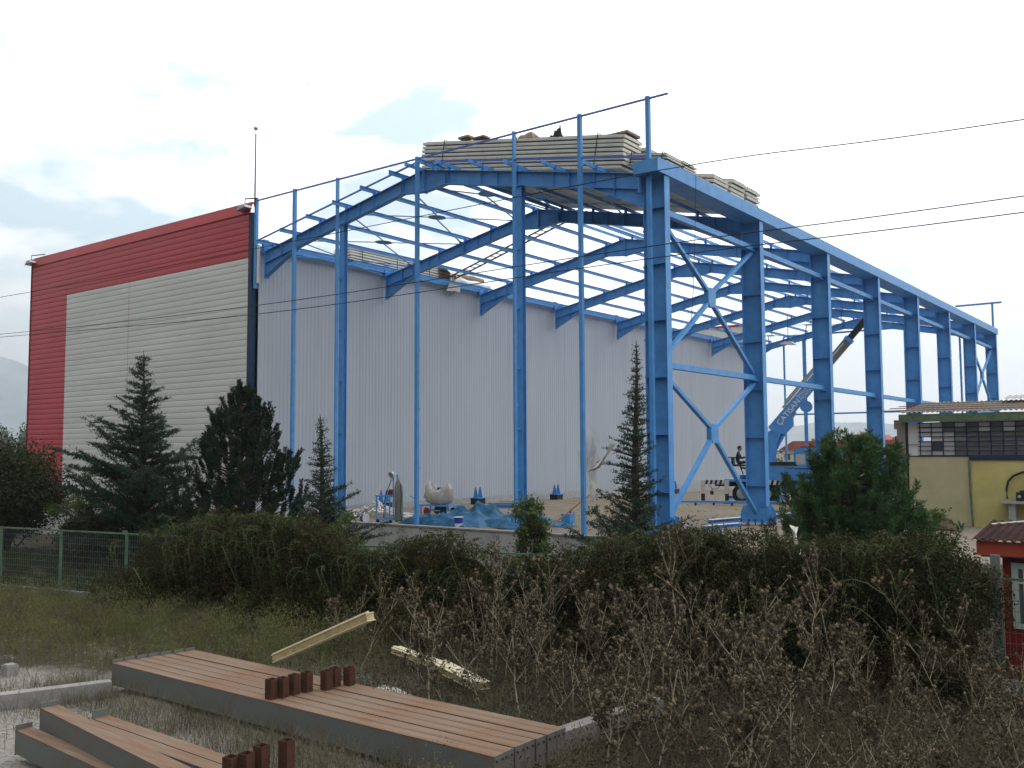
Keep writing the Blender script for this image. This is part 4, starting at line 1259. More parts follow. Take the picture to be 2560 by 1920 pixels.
# the operator, a seated figure grown from a joint skeleton
def person():
    J = {'pel': (0, 0, .10), 'sp': (-.03, 0, .30), 'ch': (.02, 0, .50), 'nk': (.06, 0, .64), 'hd0': (.09, 0, .70),
         'hl': (.05, .10, .08), 'kl': (.46, .13, .12), 'al': (.52, .13, -.30), 'tl': (.66, .13, -.35),
         'hr': (.05, -.10, .08), 'kr': (.48, -.13, .13), 'ar': (.50, -.13, -.30), 'tr': (.64, -.13, -.35),
         'sl': (.03, .19, .56), 'el': (.16, .25, .30), 'wl': (.40, .18, .38), 'sr': (.03, -.19, .56), 'er': (.18, -.26, .31), 'wr': (.42, -.18, .40)}
    Rr = {'pel': .15, 'sp': .13, 'ch': .155, 'nk': .06, 'hd0': .055, 'hl': .10, 'kl': .068, 'al': .045, 'tl': .045, 'hr': .10, 'kr': .068, 'ar': .045, 'tr': .045,
          'sl': .07, 'el': .048, 'wl': .032, 'sr': .07, 'er': .048, 'wr': .032}
    E = [('pel', 'sp'), ('sp', 'ch'), ('ch', 'nk'), ('nk', 'hd0'), ('pel', 'hl'), ('hl', 'kl'), ('kl', 'al'), ('al', 'tl'), ('pel', 'hr'), ('hr', 'kr'), ('kr', 'ar'), ('ar', 'tr'),
         ('ch', 'sl'), ('sl', 'el'), ('el', 'wl'), ('ch', 'sr'), ('sr', 'er'), ('er', 'wr')]
    for s, w_ in (('l', 1), ('r', -1)):
        wx, wy, wz_ = J['w' + s]
        J['p' + s] = (wx + .07, wy - .01 * w_, wz_ + .01); Rr['p' + s] = .034; E.append(('w' + s, 'p' + s))
        for f in range(4):
            o = (f - 1.5) * .02
            J[f'f{s}{f}'] = (wx + .12, wy + o * w_, wz_ - .005); J[f'g{s}{f}'] = (wx + .13 + .004 * (f == 1), wy + o * w_, wz_ - .05)
            Rr[f'f{s}{f}'] = .010; Rr[f'g{s}{f}'] = .008
            E += [('p' + s, f'f{s}{f}'), (f'f{s}{f}', f'g{s}{f}')]
        J['t' + s + 'h'] = (wx + .08, wy - .045 * w_, wz_ - .02); Rr['t' + s + 'h'] = .010; E.append(('p' + s, 't' + s + 'h'))
    names = list(J)
    me = bpy.data.meshes.new('person')
    me.from_pydata([J[n_] for n_ in names], [(names.index(a), names.index(b)) for a, b in E], [])
    o = bpy.data.objects.new('person', me); COL.objects.link(o)
    md = o.modifiers.new('skin', 'SKIN'); o.modifiers.new('sub', 'SUBSURF').levels = 1
    for i, n_ in enumerate(names):
        sv = me.skin_vertices[0].data[i]; sv.radius = (Rr[n_], Rr[n_] * (1.0)); sv.use_root = n_ == 'pel'
    dg = bpy.context.evaluated_depsgraph_get()
    me2 = bpy.data.meshes.new_from_object(o.evaluated_get(dg))
    COL.objects.unlink(o); bpy.data.objects.remove(o)
    # head joined into the body mesh
    hm = MB(); hm.ball((.12, 0, .82), .105, 12, 14, (1.0, .82, 1.22))
    hm.ball((.225, 0, .81), .022, 5, 6, (1, .7, 1.2)); hm.ball((.12, .088, .81), .028, 5, 6, (.7, .4, 1.1)); hm.ball((.12, -.088, .81), .028, 5, 6, (.7, .4, 1.1))
    nv = len(me2.vertices); V = [tuple(v.co) for v in me2.vertices] + hm.v
    F = [tuple(p.vertices) for p in me2.polygons]; nb = len(F)
    F += [tuple(i + nv for i in f) for f in hm.f]
    me3 = bpy.data.meshes.new('person'); me3.from_pydata(V, [], F)
    me3.materials.append(CLOTH); me3.materials.append(SKIN)
    mi = []
    for k, p in enumerate(F):
        c = np.mean([V[i] for i in p], axis=0)
        sk = k >= nb or (c[0] > .40 and c[2] > .25) or c[2] > .67
        mi.append(1 if sk else 0)
    me3.polygons.foreach_set('material_index', mi); me3.polygons.foreach_set('use_smooth', [True] * len(F)); me3.update()
    o = bpy.data.objects.new('person', me3); COL.objects.link(o)
    o.location = mw @ Vector((.86, -.76, 2.0)); o.rotation_euler = (0, 0, R(14))
    tag(o, 'person in dark clothes sitting on the crane seat, leaning forward to the controls', 'person')
    h = MB(); h.ball((.105, 0, .85), .115, 8, 12, (1, .86, 1.1))
    hv = [v for v in h.v]
    mh = bpy.data.meshes.new('hair'); keep = [f for f in h.f if np.mean([hv[i][2] for i in f]) > .84 or np.mean([hv[i][0] for i in f]) < .09]
    mh.from_pydata(hv, [], keep); mh.materials.append(HAIR)
    q = bpy.data.objects.new('hair', mh); COL.objects.link(q); q.parent = o
person()

t = thing('work_lamp', 'white lamp hanging under the far rafters on thin wires', 'lamp', (-11.7, 40, 9.9))
build('shade', MB().prism([(-12.4, 9.86), (-11.2, 9.72), (-11.5, 9.98), (-12.0, 10.02)], 'y', 39.8, 40.2), WHITE, t)
build('wire', MB().tube([(-11.8, 40, 10.0), (-11.8, 40, 11.9)], .02, 5), CABLE, t)

# ------------------------------------------------------------------ yellow building (right)
def yellow_building():
    Y = 10.8
    t = thing('yellow_building', 'low yellow rendered workshop with a barred window band and green roof edge', 'building', (6, Y, 0))
    build('wall', MB().box(3.52, 5.50, Y, Y + .22, -.2, 2.22), YEL2, t)
    build('yellow_wall', MB().box(5.503, 14, Y - .02, Y + .22, -.2, 2.12), YEL, t)
    build('pier', MB().box(3.16, 3.44, Y - .03, Y + .25, -.2, 3.42).box(3.06, 3.2, Y, Y + .2, 3.18, 3.5), mat('weathered_pier', (.24, .22, .20), .95, col2=(.28, .15, .10), scale=2.2, bump=.5, thr=(.5, .68)), t)
    build('door_post', MB().box(3.445, 3.515, Y - .01, Y + .2, -.2, 3.40), DARK, t)
    build('blue_sill', MB().box(5.46, 14, Y - .06, Y - .021, 2.10, 2.24).box(3.52, 5.45, Y - .02, Y - .002, 2.222, 2.25), BARS, t)
    # back boarding behind the bars: patchwork of white, grey, and open panes
    g = random.Random(3)
    x = 3.52; bd = []
    build('white_board', MB().box(3.52, 3.90, Y + .03, Y + .06, 2.26, 3.38), WHITE, t)
    px = [3.92 + .37 * i for i in range(28)]
    pz = [2.26 + .16 * j for j in range(8)]
    back = MB()
    pat = ['wwwoooww'[:3] + 'owww', 'wwwwbbw', 'ggwwwww', 'wggoggg', 'ggggggg', 'wwggggg', 'bgggggg', 'wwggggg', 'ggggbgg', 'ggggwww', 'gggwwgg']
    for i in range(len(px) - 1):
        colm = pat[i] if i < len(pat) else 'ggbgggg'
        for j in range(7):
            ch = colm[6 - j]
            if ch == 'o': continue
            if px[i] > 7.4:
                back.box(px[i], px[i + 1], Y + .03, Y + .05, pz[j], pz[j + 1]); continue
            build('pane', MB().box(px[i] + .001, px[i + 1] - .001, Y + .03, Y + .05, pz[j] + .001, pz[j + 1] - .001), WHITE if ch == 'w' else (GLASS if ch == 'b' else GREYB), t)
    build('back_boarding', back, GREYB, t)
    m = MB()
    for z in pz[:]:
        m.box(3.86, 14, Y - .04, Y - .012, z - .017, z + .017)
    for x in px: m.box(x - .015, x + .015, Y - .012, Y + .008, 2.25, 3.40)
    m.box(3.52, 3.86, Y - .03, Y - .012, 2.62, 2.64)
    build('window_bars', m, BARS, t)
    build('green_fascia', MB().box(3.32, 14, Y - .35, Y + .15, 3.42, 3.68), GREENF, t)
    # corrugated sheet roof rising to the back
    m = MB(); n = 60
    def rf(x0, x1, y0, y1, z0, z1, th=.03, pitch=.16):
        x = x0; pr = []
        while x < x1:
            pr += [(x, .0), (x + pitch * .25, .03), (x + pitch * .5, .0), (x + pitch * .75, -.03)]
            x += pitch
        k = len(pr)
        vs = [(p[0], y0, z0 + p[1]) for p in pr] + [(p[0], y1, z1 + p[1]) for p in pr]
        m.add(vs, [(i, i + 1, k + i + 1, k + i) for i in range(k - 1)])
    rf(3.35, 14, Y - .4, Y + 3.2, 3.74, 4.22)
    build('roof', m, ROOFF, t)
    m = MB()
    for q, z in ((-.1, 3.83), (.6, 3.93), (1.4, 4.03), (2.3, 4.15)):
        m.bar((2.7 + q * .12, Y + q, z), (14, Y + q, z), .03, .03)
    build('roof_battens', m, WOOD, t)
    m = MB(); rf(6.15, 14, Y + 2.2, Y + 3.4, 4.22, 4.40, pitch=.2)
    build('loose_roof_sheet', m, ROOFL, t)
    m = MB().box(3.2, 14, Y + 6, Y + 6.2, -.2, 3.9)
    m.box(13.9, 14, Y + .3, Y + 6, -.2, 3.7)
    build('back_wall', m, GREYB, t)
    build('downpipe', MB().tube([(5.46, Y - .09, 2.1), (5.47, Y - .09, 1.0), (5.52, Y - .12, -.1)], .035, 8), FENCEG, t)
    x = 7.0
    pts = [(6.57, Y - .12, .85), (6.56, Y - .12, 1.15), (6.62, Y - .12, 1.42), (6.78, Y - .12, 1.6), (7.05, Y - .12, 1.72), (7.5, Y - .12, 1.75)]
    build('conduit', MB().tube(pts, .035, 8), DARK, t)
    t2 = thing('stone_bench', 'grey stone slab table against the yellow wall at the right edge', 'table', (7.2, Y - .3, 0))
    build('slab', MB().box(6.42, 8.2, Y - .62, Y - .05, .72, .80), CONC, t2)
    build('leg', MB().box(6.66, 6.86, Y - .5, Y - .1, 0, .72), CONC, t2)
    build('leg', MB().box(7.7, 7.9, Y - .5, Y - .1, 0, .72), CONC, t2)
    t3 = thing('dark_machine', 'small dark machine standing on the stone slab', 'machine', (7.1, Y - .3, .8))
    build('body', MB().box(6.90, 7.5, Y - .55, Y - .15, .8, 1.08).box(7.0, 7.3, Y - .5, Y - .2, 1.08, 1.14), DARK, t3)
    build('knob', MB().tube([(7.0, Y - .58, .95), (7.0, Y - .55, .95)], .05, 10), METAL, t3)
yellow_building()
t = thing('pipe_frame', 'thin rusty pipe frame standing left of the yellow building', 'pipe frame', (2.9, 11.5, 0))
build('upright', MB().tube([(2.92, 11.5, -.1), (2.92, 11.5, 2.95)], .025, 6), RUSTD, t)
build('arm', MB().tube([(2.92, 11.5, 2.93), (3.15, 11.5, 2.95), (3.18, 11.5, 2.6)], .02, 6).tube([(2.92, 11.5, 2.93), (3.15, 11.5, 2.6)], .012, 5), RUSTD, t)

# ------------------------------------------------------------------ kiosk (far right)
def kiosk():
    Y = -6.05
    t = thing('red_kiosk', 'small red kiosk with white framed window and brown corrugated roof', 'kiosk', (10.5, Y, -1.4))
    x0 = 9.32
    build('wall', MB().box(x0, x0 + .13, Y, Y + 1.2, -1.4, .68).box(x0 + .13, 12.5, Y, Y + .06, -1.4, -.50).box(x0 + .13, 12.5, Y, Y + .06, .62, .68).box(12.4, 12.5, Y + .06, Y + 1.2, -1.4, .68).box(x0 + .13, 12.4, Y + 1.12, Y + 1.2, -1.4, .68), KRED, t)
    w_ = build('window', MB().box(x0 + .133, x0 + .23, Y - .03, Y + .05, -.48, .60).box(x0 + .23, 10.9, Y - .03, Y + .05, .50, .60).box(x0 + .23, 10.9, Y - .03, Y + .05, -.48, -.40).box(10.8, 10.9, Y - .03, Y + .05, -.40, .50), mat('pale_green_frame', (.42, .50, .45), .6), t)
    build('glass', MB().box(x0 + .232, 10.8, Y + .02, Y + .03, -.40, .50), PANE, w_)
    build('vertical_bars', MB().box(9.62, 9.64, Y - .01, Y + .005, -.4, .5).box(9.80, 9.82, Y - .01, Y + .005, -.4, .5).box(9.98, 10.0, Y - .01, Y + .005, -.4, .5).box(x0 + .23, 10.8, Y - .02, Y - .01, .26, .29), WHITE, w_)
    build('fascia', MB().box(8.98, 12.8, Y - .25, Y - .21, .72, .95).box(8.98, 9.02, Y - .21, Y + 1.35, .72, .95), KORG, t)
    build('soffit', MB().box(9.03, 12.8, Y - .20, Y + 1.3, .69, .715), GREYB, t)
    m = MB(); pr = []
    x = 8.92
    while x < 12.9:
        pr += [(x, 0), (x + .03, .035), (x + .07, .035), (x + .10, 0)]
        x += .13
    k = len(pr)
    m.add([(p[0], Y - .33, .97 + p[1]) for p in pr] + [(p[0], Y + 1.4, 1.17 + p[1]) for p in pr] + [(p[0], Y - .33, .955 + p[1]) for p in pr],
          [(i, i + 1, k + i + 1, k + i) for i in range(k - 1)] + [(2 * k + i, 2 * k + i + 1, i + 1, i) for i in range(k - 1)])
    build('roof', m, KROOF, t)
    build('roof_edge', MB().tube([(8.95, Y + 1.0, 1.14), (9.6, Y + 1.38, 1.21), (12.8, Y + 1.42, 1.23)], .02, 6), WHITE, t)
kiosk()

# ------------------------------------------------------------------ fence
def fence():
    fx = lambda s: Vector((-22.0 + 33.5 * s, 0, 0))
    P = lambda x: Vector((x, -6.75 + (x - 9.35) * .175, -1.4))
    t = thing('wire_fence', 'low pale green wire mesh fence on a concrete kerb, running behind the hedge', 'fence', P(-8))
    xs = [-20.4, -17.9, -15.4, -12.9, -10.4, -7.9, -5.4, -2.9, -.4, 2.1, 4.6, 7.1, 9.34, 11.8]
    for x in xs:
        p = P(x); big = x == 9.34
        build('fence_post', MB().box(p.x - (.07 if big else .03), p.x + (.07 if big else .03), p.y - .03, p.y + .03, -1.4, .78 if big else .40), GREYB if big else FENCEG, t)
    for i in range(len(xs) - 1):
        a = P(xs[i]); b = P(xs[i + 1])
        build('top_rail', MB().bar((a.x, a.y, .40), (b.x, b.y, .40), .035, .04), FENCEG, t)
        m = MB()
        ln = (b - a).length; n = int(ln / .085)
        dy = Vector((0, -.035, 0))
        for k in range(1, n):
            q = a.lerp(b, k / n) + dy
            m.bar((q.x, q.y, -1.15), (q.x, q.y, .38), .005, .005)
        z = -1.12
        while z < .38:
            m.bar((a.x, a.y - .04, z), (b.x, b.y - .04, z), .005, .007); z += .17
        build('wire_mesh', m, WIRE, t)
        build('kerb', MB().bar((a.x, a.y, -1.34), (b.x, b.y, -1.34), .16, .3), GREYB, t)
fence()

# ------------------------------------------------------------------ foreground beams
def hbeam(name, label, a, b, w_, h_, group, plates=(1, 1), ph=0.0):
    """a: centre of the top face at the left end, b: at the right end"""
    a = Vector(a); b = Vector(b)
    t = thing(name, label, 'steel beam', (a + b) / 2 - Vector((0, 0, h_)), group)
    d = (b - a).normalized(); s = Vector((0, 0, 1)).cross(d).normalized(); u = d.cross(s)
    m = MB()
    mid = -u * h_ / 2
    # side plates and bottom, grey primer; rusty top plate proud of the sides
    m.bar(a + mid + s * (w_ / 2 - .006) - u * .004, b + mid + s * (w_ / 2 - .006) - u * .004, .012, h_ - .02, u)
    m.bar(a + mid - s * (w_ / 2 - .006) - u * .004, b + mid - s * (w_ / 2 - .006) - u * .004, .012, h_ - .02, u)
    m.bar(a - u * (h_ - .006), b - u * (h_ - .006), w_ - .03, .01, u)
    build('side_plates', m, GREYP, t)
    m = MB().bar(a - u * .006, b - u * .006, w_ + .004, .012, u)
    build('top_flange', m, RUST, t)
    for q, e, sg in ((plates[0], a, -1), (plates[1], b, 1)):
        if q:
            hp = ph if sg < 0 else 0.004
            m = MB(); c = e + d * sg * .008
            m.bar(c + u * hp, c - u * (h_ + .01), .016, w_ + .006, d.cross(u))
            build('end_plate', m, GREYP, t)
            m = MB()
            for k in (-.3, .3):
                p = c + d * sg * .010 + s * w_ * k - u * .06
                m.tube([p, p + d * sg * .012], .014, 8)
            build('bolt_holes', m, RUSTD, t)
    return t
W7 = .182
ordn = ['nearest', 'second', 'third', 'fourth', 'fifth', 'sixth', 'rearmost']
for i in range(7):
    y = -15.07 + i * (W7 + .018) + (0.035 if i >= 5 else 0) + (0.012 if i in (2, 4) else 0)
    j = rnd.uniform(-.02, .02)
    lab = f'{ordn[i]} long rusty-topped grey steel beam of the big pile in the foreground'
    hbeam('steel_beam', lab, (-2.33 + j + i * .03, y, -.95 + rnd.uniform(-.004, .004)), (5.66 + j, y + .0, -.95 + rnd.uniform(-.004, .004)), W7, .36, 'beams of the big foreground pile', ph=.05)
for x, y0, y1, lb in ((-1.5, -15.4, -13.3, 'left timber bearer under the long beam pile'), (2.1, -15.4, -13.3, 'middle timber bearer under the long beam pile'), (5.0, -15.3, -13.3, 'right timber bearer under the long beam pile')):
    tag(build('timber_bearer', MB().box(x - .07, x + .07, y0 + .35, y1, -1.42, -1.325), WOOD, org=(x, -14.4, -1.4)), lb, 'timber', 'bearers under the beams')
# near pile
hbeam('steel_beam', 'upper skewed beam lying on top of the near beam pile at the bottom left', (.10, -17.42, -.78), (4.9, -17.95, -.80), .22, .28, 'beams of the near pile', ph=.06)
hbeam('steel_beam', 'lowest beam at the bottom left corner under the skewed beam', (-.02, -17.68, -1.02), (4.6, -17.9, -1.06), .2, .30, 'beams of the near pile', ph=.06)
hbeam('steel_beam', 'right-hand beam of the near pile with a raised end plate', (.34, -16.86, -1.0), (4.9, -16.98, -1.0), .20, .30, 'beams of the near pile', ph=.10)
hbeam('steel_beam', 'inner beam of the near pile, between the skewed beam and the right-hand one', (.30, -17.08, -1.0), (4.9, -17.20, -1.0), .19, .30, 'beams of the near pile', ph=.02)
def stub(x, y, zb, w_, h_, label, rot=0.0):
    t = thing('square_tube_stub', label, 'steel tube', (x, y, zb), 'short rusty square tube offcuts')
    m = MB(); h = w_ / 2; th = .008
    c, s = math.cos(rot), math.sin(rot)
    def bx(x0, x1, y0, y1):
        mm = MB().box(x0, x1, y0, y1, 0, h_)
        m.add([(x + c * v[0] - s * v[1], y + s * v[0] + c * v[1], zb + v[2]) for v in mm.v], mm.f)
    bx(-h, h, -h, -h + th); bx(-h, h, h - th, h); bx(-h, -h + th, -h + th, h - th); bx(h - th, h, -h + th, h - th)
    build('tube', m, RUSTD, t)
SP = [(1.60, -15.05, .27), (1.66, -14.90, .27), (1.66, -14.70, .275), (1.70, -14.50, .275), (1.84, -14.25, .27), (1.80, -14.05, .27), (1.90, -13.86, .255)]
SL = ['nearest left', 'second from the left', 'third from the left', 'fourth from the left', 'fifth from the left', 'sixth from the left', 'rightmost and farthest']
for (x, y, h_), lb in zip(SP, SL):
    stub(x, y, -.944, .125, h_, f'{lb} of the seven rusty tube stubs standing on the long beam pile', rnd.uniform(-.06, .06) + .12)
for (x, y, zb, h_), lb in zip(((3.93, -17.42, -.994 - .02, .32), (4.03, -17.30, -1.0, .33), (4.05, -17.12, -.99, .36), (4.17, -16.88, -.99, .38)),
                          ('leftmost', 'second', 'third', 'rightmost and tallest')):
    stub(x, y, zb, .125, h_, f'{lb} of the four rusty tube stubs at the bottom edge of the picture', .15)
# low concrete channel at the left and end of one at the right
def trough(a, b, label):
    a = Vector(a); b = Vector(b); t = MB()
    t.bar(a, b, .22, .26)
    o = build('concrete_kerb', t, CONC_T, org=(a + b) / 2)
    tag(o, label, 'kerb')
trough((-3.3, -18.6, -1.28), (-2.05, -15.35, -1.28), 'pale concrete kerb running from the left edge to the long beam pile')
trough((5.35, -13.6, -1.24), (5.75, -11.5, -1.16), 'pale concrete kerb among the dry weeds right of the long beam pile')
tag(build('steel_beam', MB().box(-2.4, -1.75, -18.2, -17.98, -1.40, -1.2), RUST, org=(-2, -18.1, -1.4)), 'short rusty steel end at the left edge of the picture', 'steel beam')
# sandwich panel strips
def strip(a, b, w_, h_, label, group='broken cream panel strips'):
    a = Vector(a); b = Vector(b); d = (b - a).normalized()
    s = Vector((0, 0, 1)).cross(d).normalized(); u = d.cross(s)
    t = thing('panel_strip', label, 'panel', a, group)
    m = MB().bar(a + u * (h_ / 2 - .008), b + u * (h_ / 2 - .008), w_, .012, u)
    m.bar(a - u * (h_ / 2 - .008), b - u * (h_ / 2 - .008), w_, .012, u)
    m.bar(a - s * w_ * .2 + u * (h_ / 2 + .01), b - s * w_ * .2 + u * (h_ / 2 + .01), w_ * .25, .02, u)
    build('sheet', m, mat('cream_sheet', (.66, .60, .42), .5, var=.12, scale=3), t)
    m = MB().bar(a + d * .01, b - d * .01, w_ - .02, h_ - .03, u)
    build('foam_core', m, mat('yellow_foam', (.42, .35, .18), .9, var=.25, scale=9, bump=.6), t)
strip((-.25, -13.50, -.90), (2.20, -13.72, .06), .16, .13, 'long cream panel strip leaning up over the long beam pile')
strip((.35, -11.3, -1.05), (1.6, -11.45, -1.15), .22, .10, 'left half of the broken cream panel strip in the weeds')
strip((1.55, -11.5, -1.12), (2.85, -11.9, -1.22), .30, .12, 'right half of the broken cream panel strip in the weeds')
x, y = -4.72, -15.7
tag(build('white_block', MB().box(x - .12, x + .12, y - .1, y + .1, -1.4, -1.2).box(x - .1, x + .1, y - .08, y + .08, -1.2, -1.18), CONC_T, org=(x, y, -1.4)), 'small white block on the gravel at the left edge', 'block')
rag('plastic_sheet', 'scrap of white plastic caught in the hedge below the round pine', [(6.05, -6.9, 1.12), (6.12, -7.0, .95), (6.2, -7.1, .75), (6.25, -7.1, .6)], .11, WHP, 7)
heap('plastic_sheet', 'white plastic scrap in the weeds behind the rightmost tube stubs', 'plastic sheet', WHP, (1.7, -12.9, -1.35), (.35, .25, .2), seed=41)

# ------------------------------------------------------------------ far background
def house(x, y, w_, d_, h_, rh, wall, label, wins=4):
    z = -.8
    t = thing('far_house', label, 'house', (x, y, z), 'distant houses')
    build('wall', MB().box(x - w_ / 2, x + w_ / 2, y, y + d_, z, z + h_), wall, t)
    build('roof', MB().prism([(x - w_ / 2 - .5, z + h_), (x + w_ / 2 + .5, z + h_), (x + w_ / 2 - d_ * .3, z + h_ + rh), (x - w_ / 2 + d_ * .3, z + h_ + rh)], 'y', y - .6, y + d_ + .6), RTILE, t)
    for i in range(wins):
        for zz in (1.2, 4.0):
            if zz + 1.2 < h_:
                wx = x - w_ / 2 + (i + .5) * w_ / wins
                build('window', MB().box(wx - .5, wx + .5, y - .06, y - .01, z + zz, z + zz + 1.2), WHITE if i % 3 == 1 else GLASS, t)
    build('chimney', MB().box(x - 1, x - .4, y + d_ / 2, y + d_ / 2 + .6, z + h_ + rh * .5, z + h_ + rh + .5), BRICK, t)
house(-53.0, 158, 11, 8, 3.2, 1.7, WHITE, 'long low distant house with dull red roof and white wall, left of the others', 5)
house(-40.5, 150, 9.5, 8, 3.6, 2.3, BRICK, 'tallest distant brick house with a red hipped roof beside the far columns', 4)
house(-32.5, 140, 8.5, 8, 3.2, 1.6, BRICK, 'distant red brick house just left of the yellow building', 3)
house(-46.8, 118, 2.4, 3, 2.4, 1.0, BRICK, 'tiny distant brick hut behind the second column', 1)
def far_tree(x, y, h_, r_, m_, label, n=2600, ls=.35, z=-.8, shape=1.0, group='distant trees'):
    t = thing('far_tree', label, 'tree', (x, y, z), group)
    build('trunk', MB().tube([(x, y, z), (x + .1, y, z + h_ * .4), (x, y, z + h_ * .8)], [.16, .12, .05], 7), BARK, t)
    C = nr.normal(size=(n, 3)); C /= np.linalg.norm(C, axis=1, keepdims=True)
    q = nr.random((n, 1)) ** .45
    cl = 1 + .22 * np.sin(C[:, :1] * 7 + 1) * np.cos(C[:, 1:2] * 6) + .15 * np.sin(C[:, 2:3] * 9)
    C = C * q * cl * np.array([r_, r_, h_ * .42 * shape]) + np.array([x, y, z + h_ * .58])
    build('crown', leaves(C, nr.normal(size=(n, 3)), ls, ls * .6), m_, t)
for x, y, h_, r_, lb in ((-171, 58, 8.6, 3.2, 'pale poplar crown at the far left, leftmost of the three'), (-166, 62, 9.4, 2.6, 'tallest pale poplar at the far left'), (-161.5, 60, 8.0, 2.8, 'pale poplar nearest the red gable edge at the far left')):
    far_tree(x, y, h_ - .4, r_, POPL, lb, 2400, .5)
for i, (x, y, h_, lb) in enumerate(((-75, 190, 4.5, 'left one of two small umbrella-shaped trees on the horizon'), (-69, 190, 4.8, 'right one of two small umbrella-shaped trees on the horizon'))):
    far_tree(x, y, h_, 2.6, DECID, lb, 900, .5, shape=.3)
# low scrub on the field
C = np.stack([nr.uniform(-260, 60, 9000), nr.uniform(62, 230, 9000), np.full(9000, -.8)], 1)
C[:, 2] += nr.random(9000) * 1.1
tag(build('field_scrub', leaves(C, nr.normal(size=(9000, 3)), .9, .5), DECID), kind='stuff')

def hills():
    a = np.linspace(-1.9, .3, 360)
    V = []; F = []
    for i, t_ in enumerate(a):
        D = 3900
        x, y = D * math.sin(t_), D * math.cos(t_)
        # measured ridge: high on the left, a low hump seen between the columns
        dg = math.degrees(t_)
        h = 45 + 400 * math.exp(-((dg + 72) / 12) ** 2) + 62 * math.exp(-((dg + 17) / 6) ** 2) + 28 * math.exp(-((dg + 26) / 5) ** 2) + 5 * math.sin(dg * .9) + 3 * math.sin(dg * 2.3 + 1)
        rows = ((.86, -20), (.93, h * .45), (1.0, h), (1.15, h * .7))
        for k, hz in rows:
            V.append((x * k, y * k, hz + 2 * math.sin(dg * 3 + k * 9)))
    for i in range(len(a) - 1):
        for k in range(3):
            p = i * 4 + k
            F.append((p, p + 4, p + 5, p + 1))
    mb = MB(); mb.add(V, F)
    tag(build('hills', mb, mat('hill_scrub_hazed', (.26, .31, .35), .95, var=.3, scale=.01), smooth=True), kind='structure')  # base colour paled and blued to carry part of the distance haze
hills()

# ------------------------------------------------------------------ conifers
def tuftline(pts, dens, ln, wd, spread, upb=.3, g=nr):
    """short needle tufts along a polyline"""
    P = np.array(pts, float); C = []; D = []
    for a, b in zip(P[:-1], P[1:]):
        L_ = np.linalg.norm(b - a); n = max(1, int(L_ * dens))
        t_ = g.random((n, 1)); c = a + (b - a) * t_
        d = (b - a) / (L_ + 1e-9) * .5 + g.normal(size=(n, 3)) * .7 + np.array([0, 0, upb])
        d /= np.linalg.norm(d, axis=1, keepdims=True)
        C.append(c + d * ln * .45 + g.normal(size=(n, 3)) * spread); D.append(d)
    return np.concatenate(C), np.concatenate(D)

def cedar(x, y, ztop, rmax, label, seed, asym=None, zb=-1.4, nwhorl=34, dens=1.0, thin_top=.45, droop=.1, jut=.35, cl=1.0, asc=0.0, jp=.16, prof_=None):
    g = np.random.default_rng(seed); H = ztop - zb
    t = thing('cedar_tree', label, 'tree', (x, y, zb), 'conifers behind the hedge')
    tr = MB(); lean = g.normal(size=2) * .06
    ax = lambda s: np.array([x + lean[0] * s * 2 + .03 * math.sin(s * 9), y + lean[1] * s * 2, zb + H * s])
    tr.tube([ax(s) for s in np.linspace(0, 1, 14)], [.13 * (1 - s) ** .8 * (H / 6) + .008 for s in np.linspace(0, 1, 14)], 8)
    Cs = []; Ds = []
    s = .06
    while s < .985:
        prof = (1 - s) ** .85 * (1 + .25 * math.sin(s * 17 + seed))
        if s > .6: prof *= (thin_top + (1 - thin_top) * (1 - (s - .6) / .4))
        if prof_: prof = np.interp(s, [p[0] for p in prof_], [p[1] for p in prof_]) / rmax
        nb = 5 if s < .8 else 4
        a0 = g.uniform(0, 6.28)
        for k in range(nb):
            a = a0 + k * 6.283 / nb + g.uniform(-.4, .4)
            R_ = rmax * prof * g.uniform(.55, 1.0) * (1 + (jut if g.random() < jp else 0))
            if asym: R_ *= 1 + asym[1] * math.cos(a - asym[0])
            if R_ < .05: R_ = .05
            rise = g.uniform(-.1, .3) + .4 * (1 - s) * .6 + asc * g.random()
            p0 = ax(s); pts = []
            for q in np.linspace(0, 1, 6):
                pts.append(p0 + np.array([math.cos(a) * R_ * q, math.sin(a) * R_ * q, R_ * (rise * q - droop * q * q) + .0]))
            tr.tube(pts, [.022 * (1 - q) * (R_ + .3) + .004 for q in np.linspace(0, 1, 6)], 4, cap=False)
            c, d = tuftline(pts, 95 * dens, .085 * cl, .02, .02, .45, g)
            Cs.append(c); Ds.append(d)
            nsub = int(R_ * 13)
            for j in range(nsub):
                q = g.uniform(.15, 1); i = min(4, int(q * 5)); f = q * 5 - i
                b0 = pts[i] * (1 - f) + pts[i + 1] * f
                sa = a + g.choice([-1, 1]) * g.uniform(.6, 1.2)
                sl = R_ * .35 * (1.15 - q) * g.uniform(.6, 1.2) + .06
                sp = [b0, b0 + np.array([math.cos(sa) * sl * .5, math.sin(sa) * sl * .5, .02 + sl * .1]), b0 + np.array([math.cos(sa) * sl, math.sin(sa) * sl, -.01 + sl * .1])]
                c, d = tuftline(sp, 110 * dens, .085 * cl, .02, .02, .45, g)
                Cs.append(c); Ds.append(d)
        s += (1 / nwhorl) * (g.uniform(.7, 1.2)) * (1.0 if s < .7 else .8)
    C = np.concatenate(Cs); D = np.concatenate(Ds)
    n = len(C)
    build('trunk', tr, BARK, t)
    build('crown', leaves(C, D, g.uniform(.07, .13, n) * cl, g.uniform(.018, .034, n) * cl), CEDAR, t)

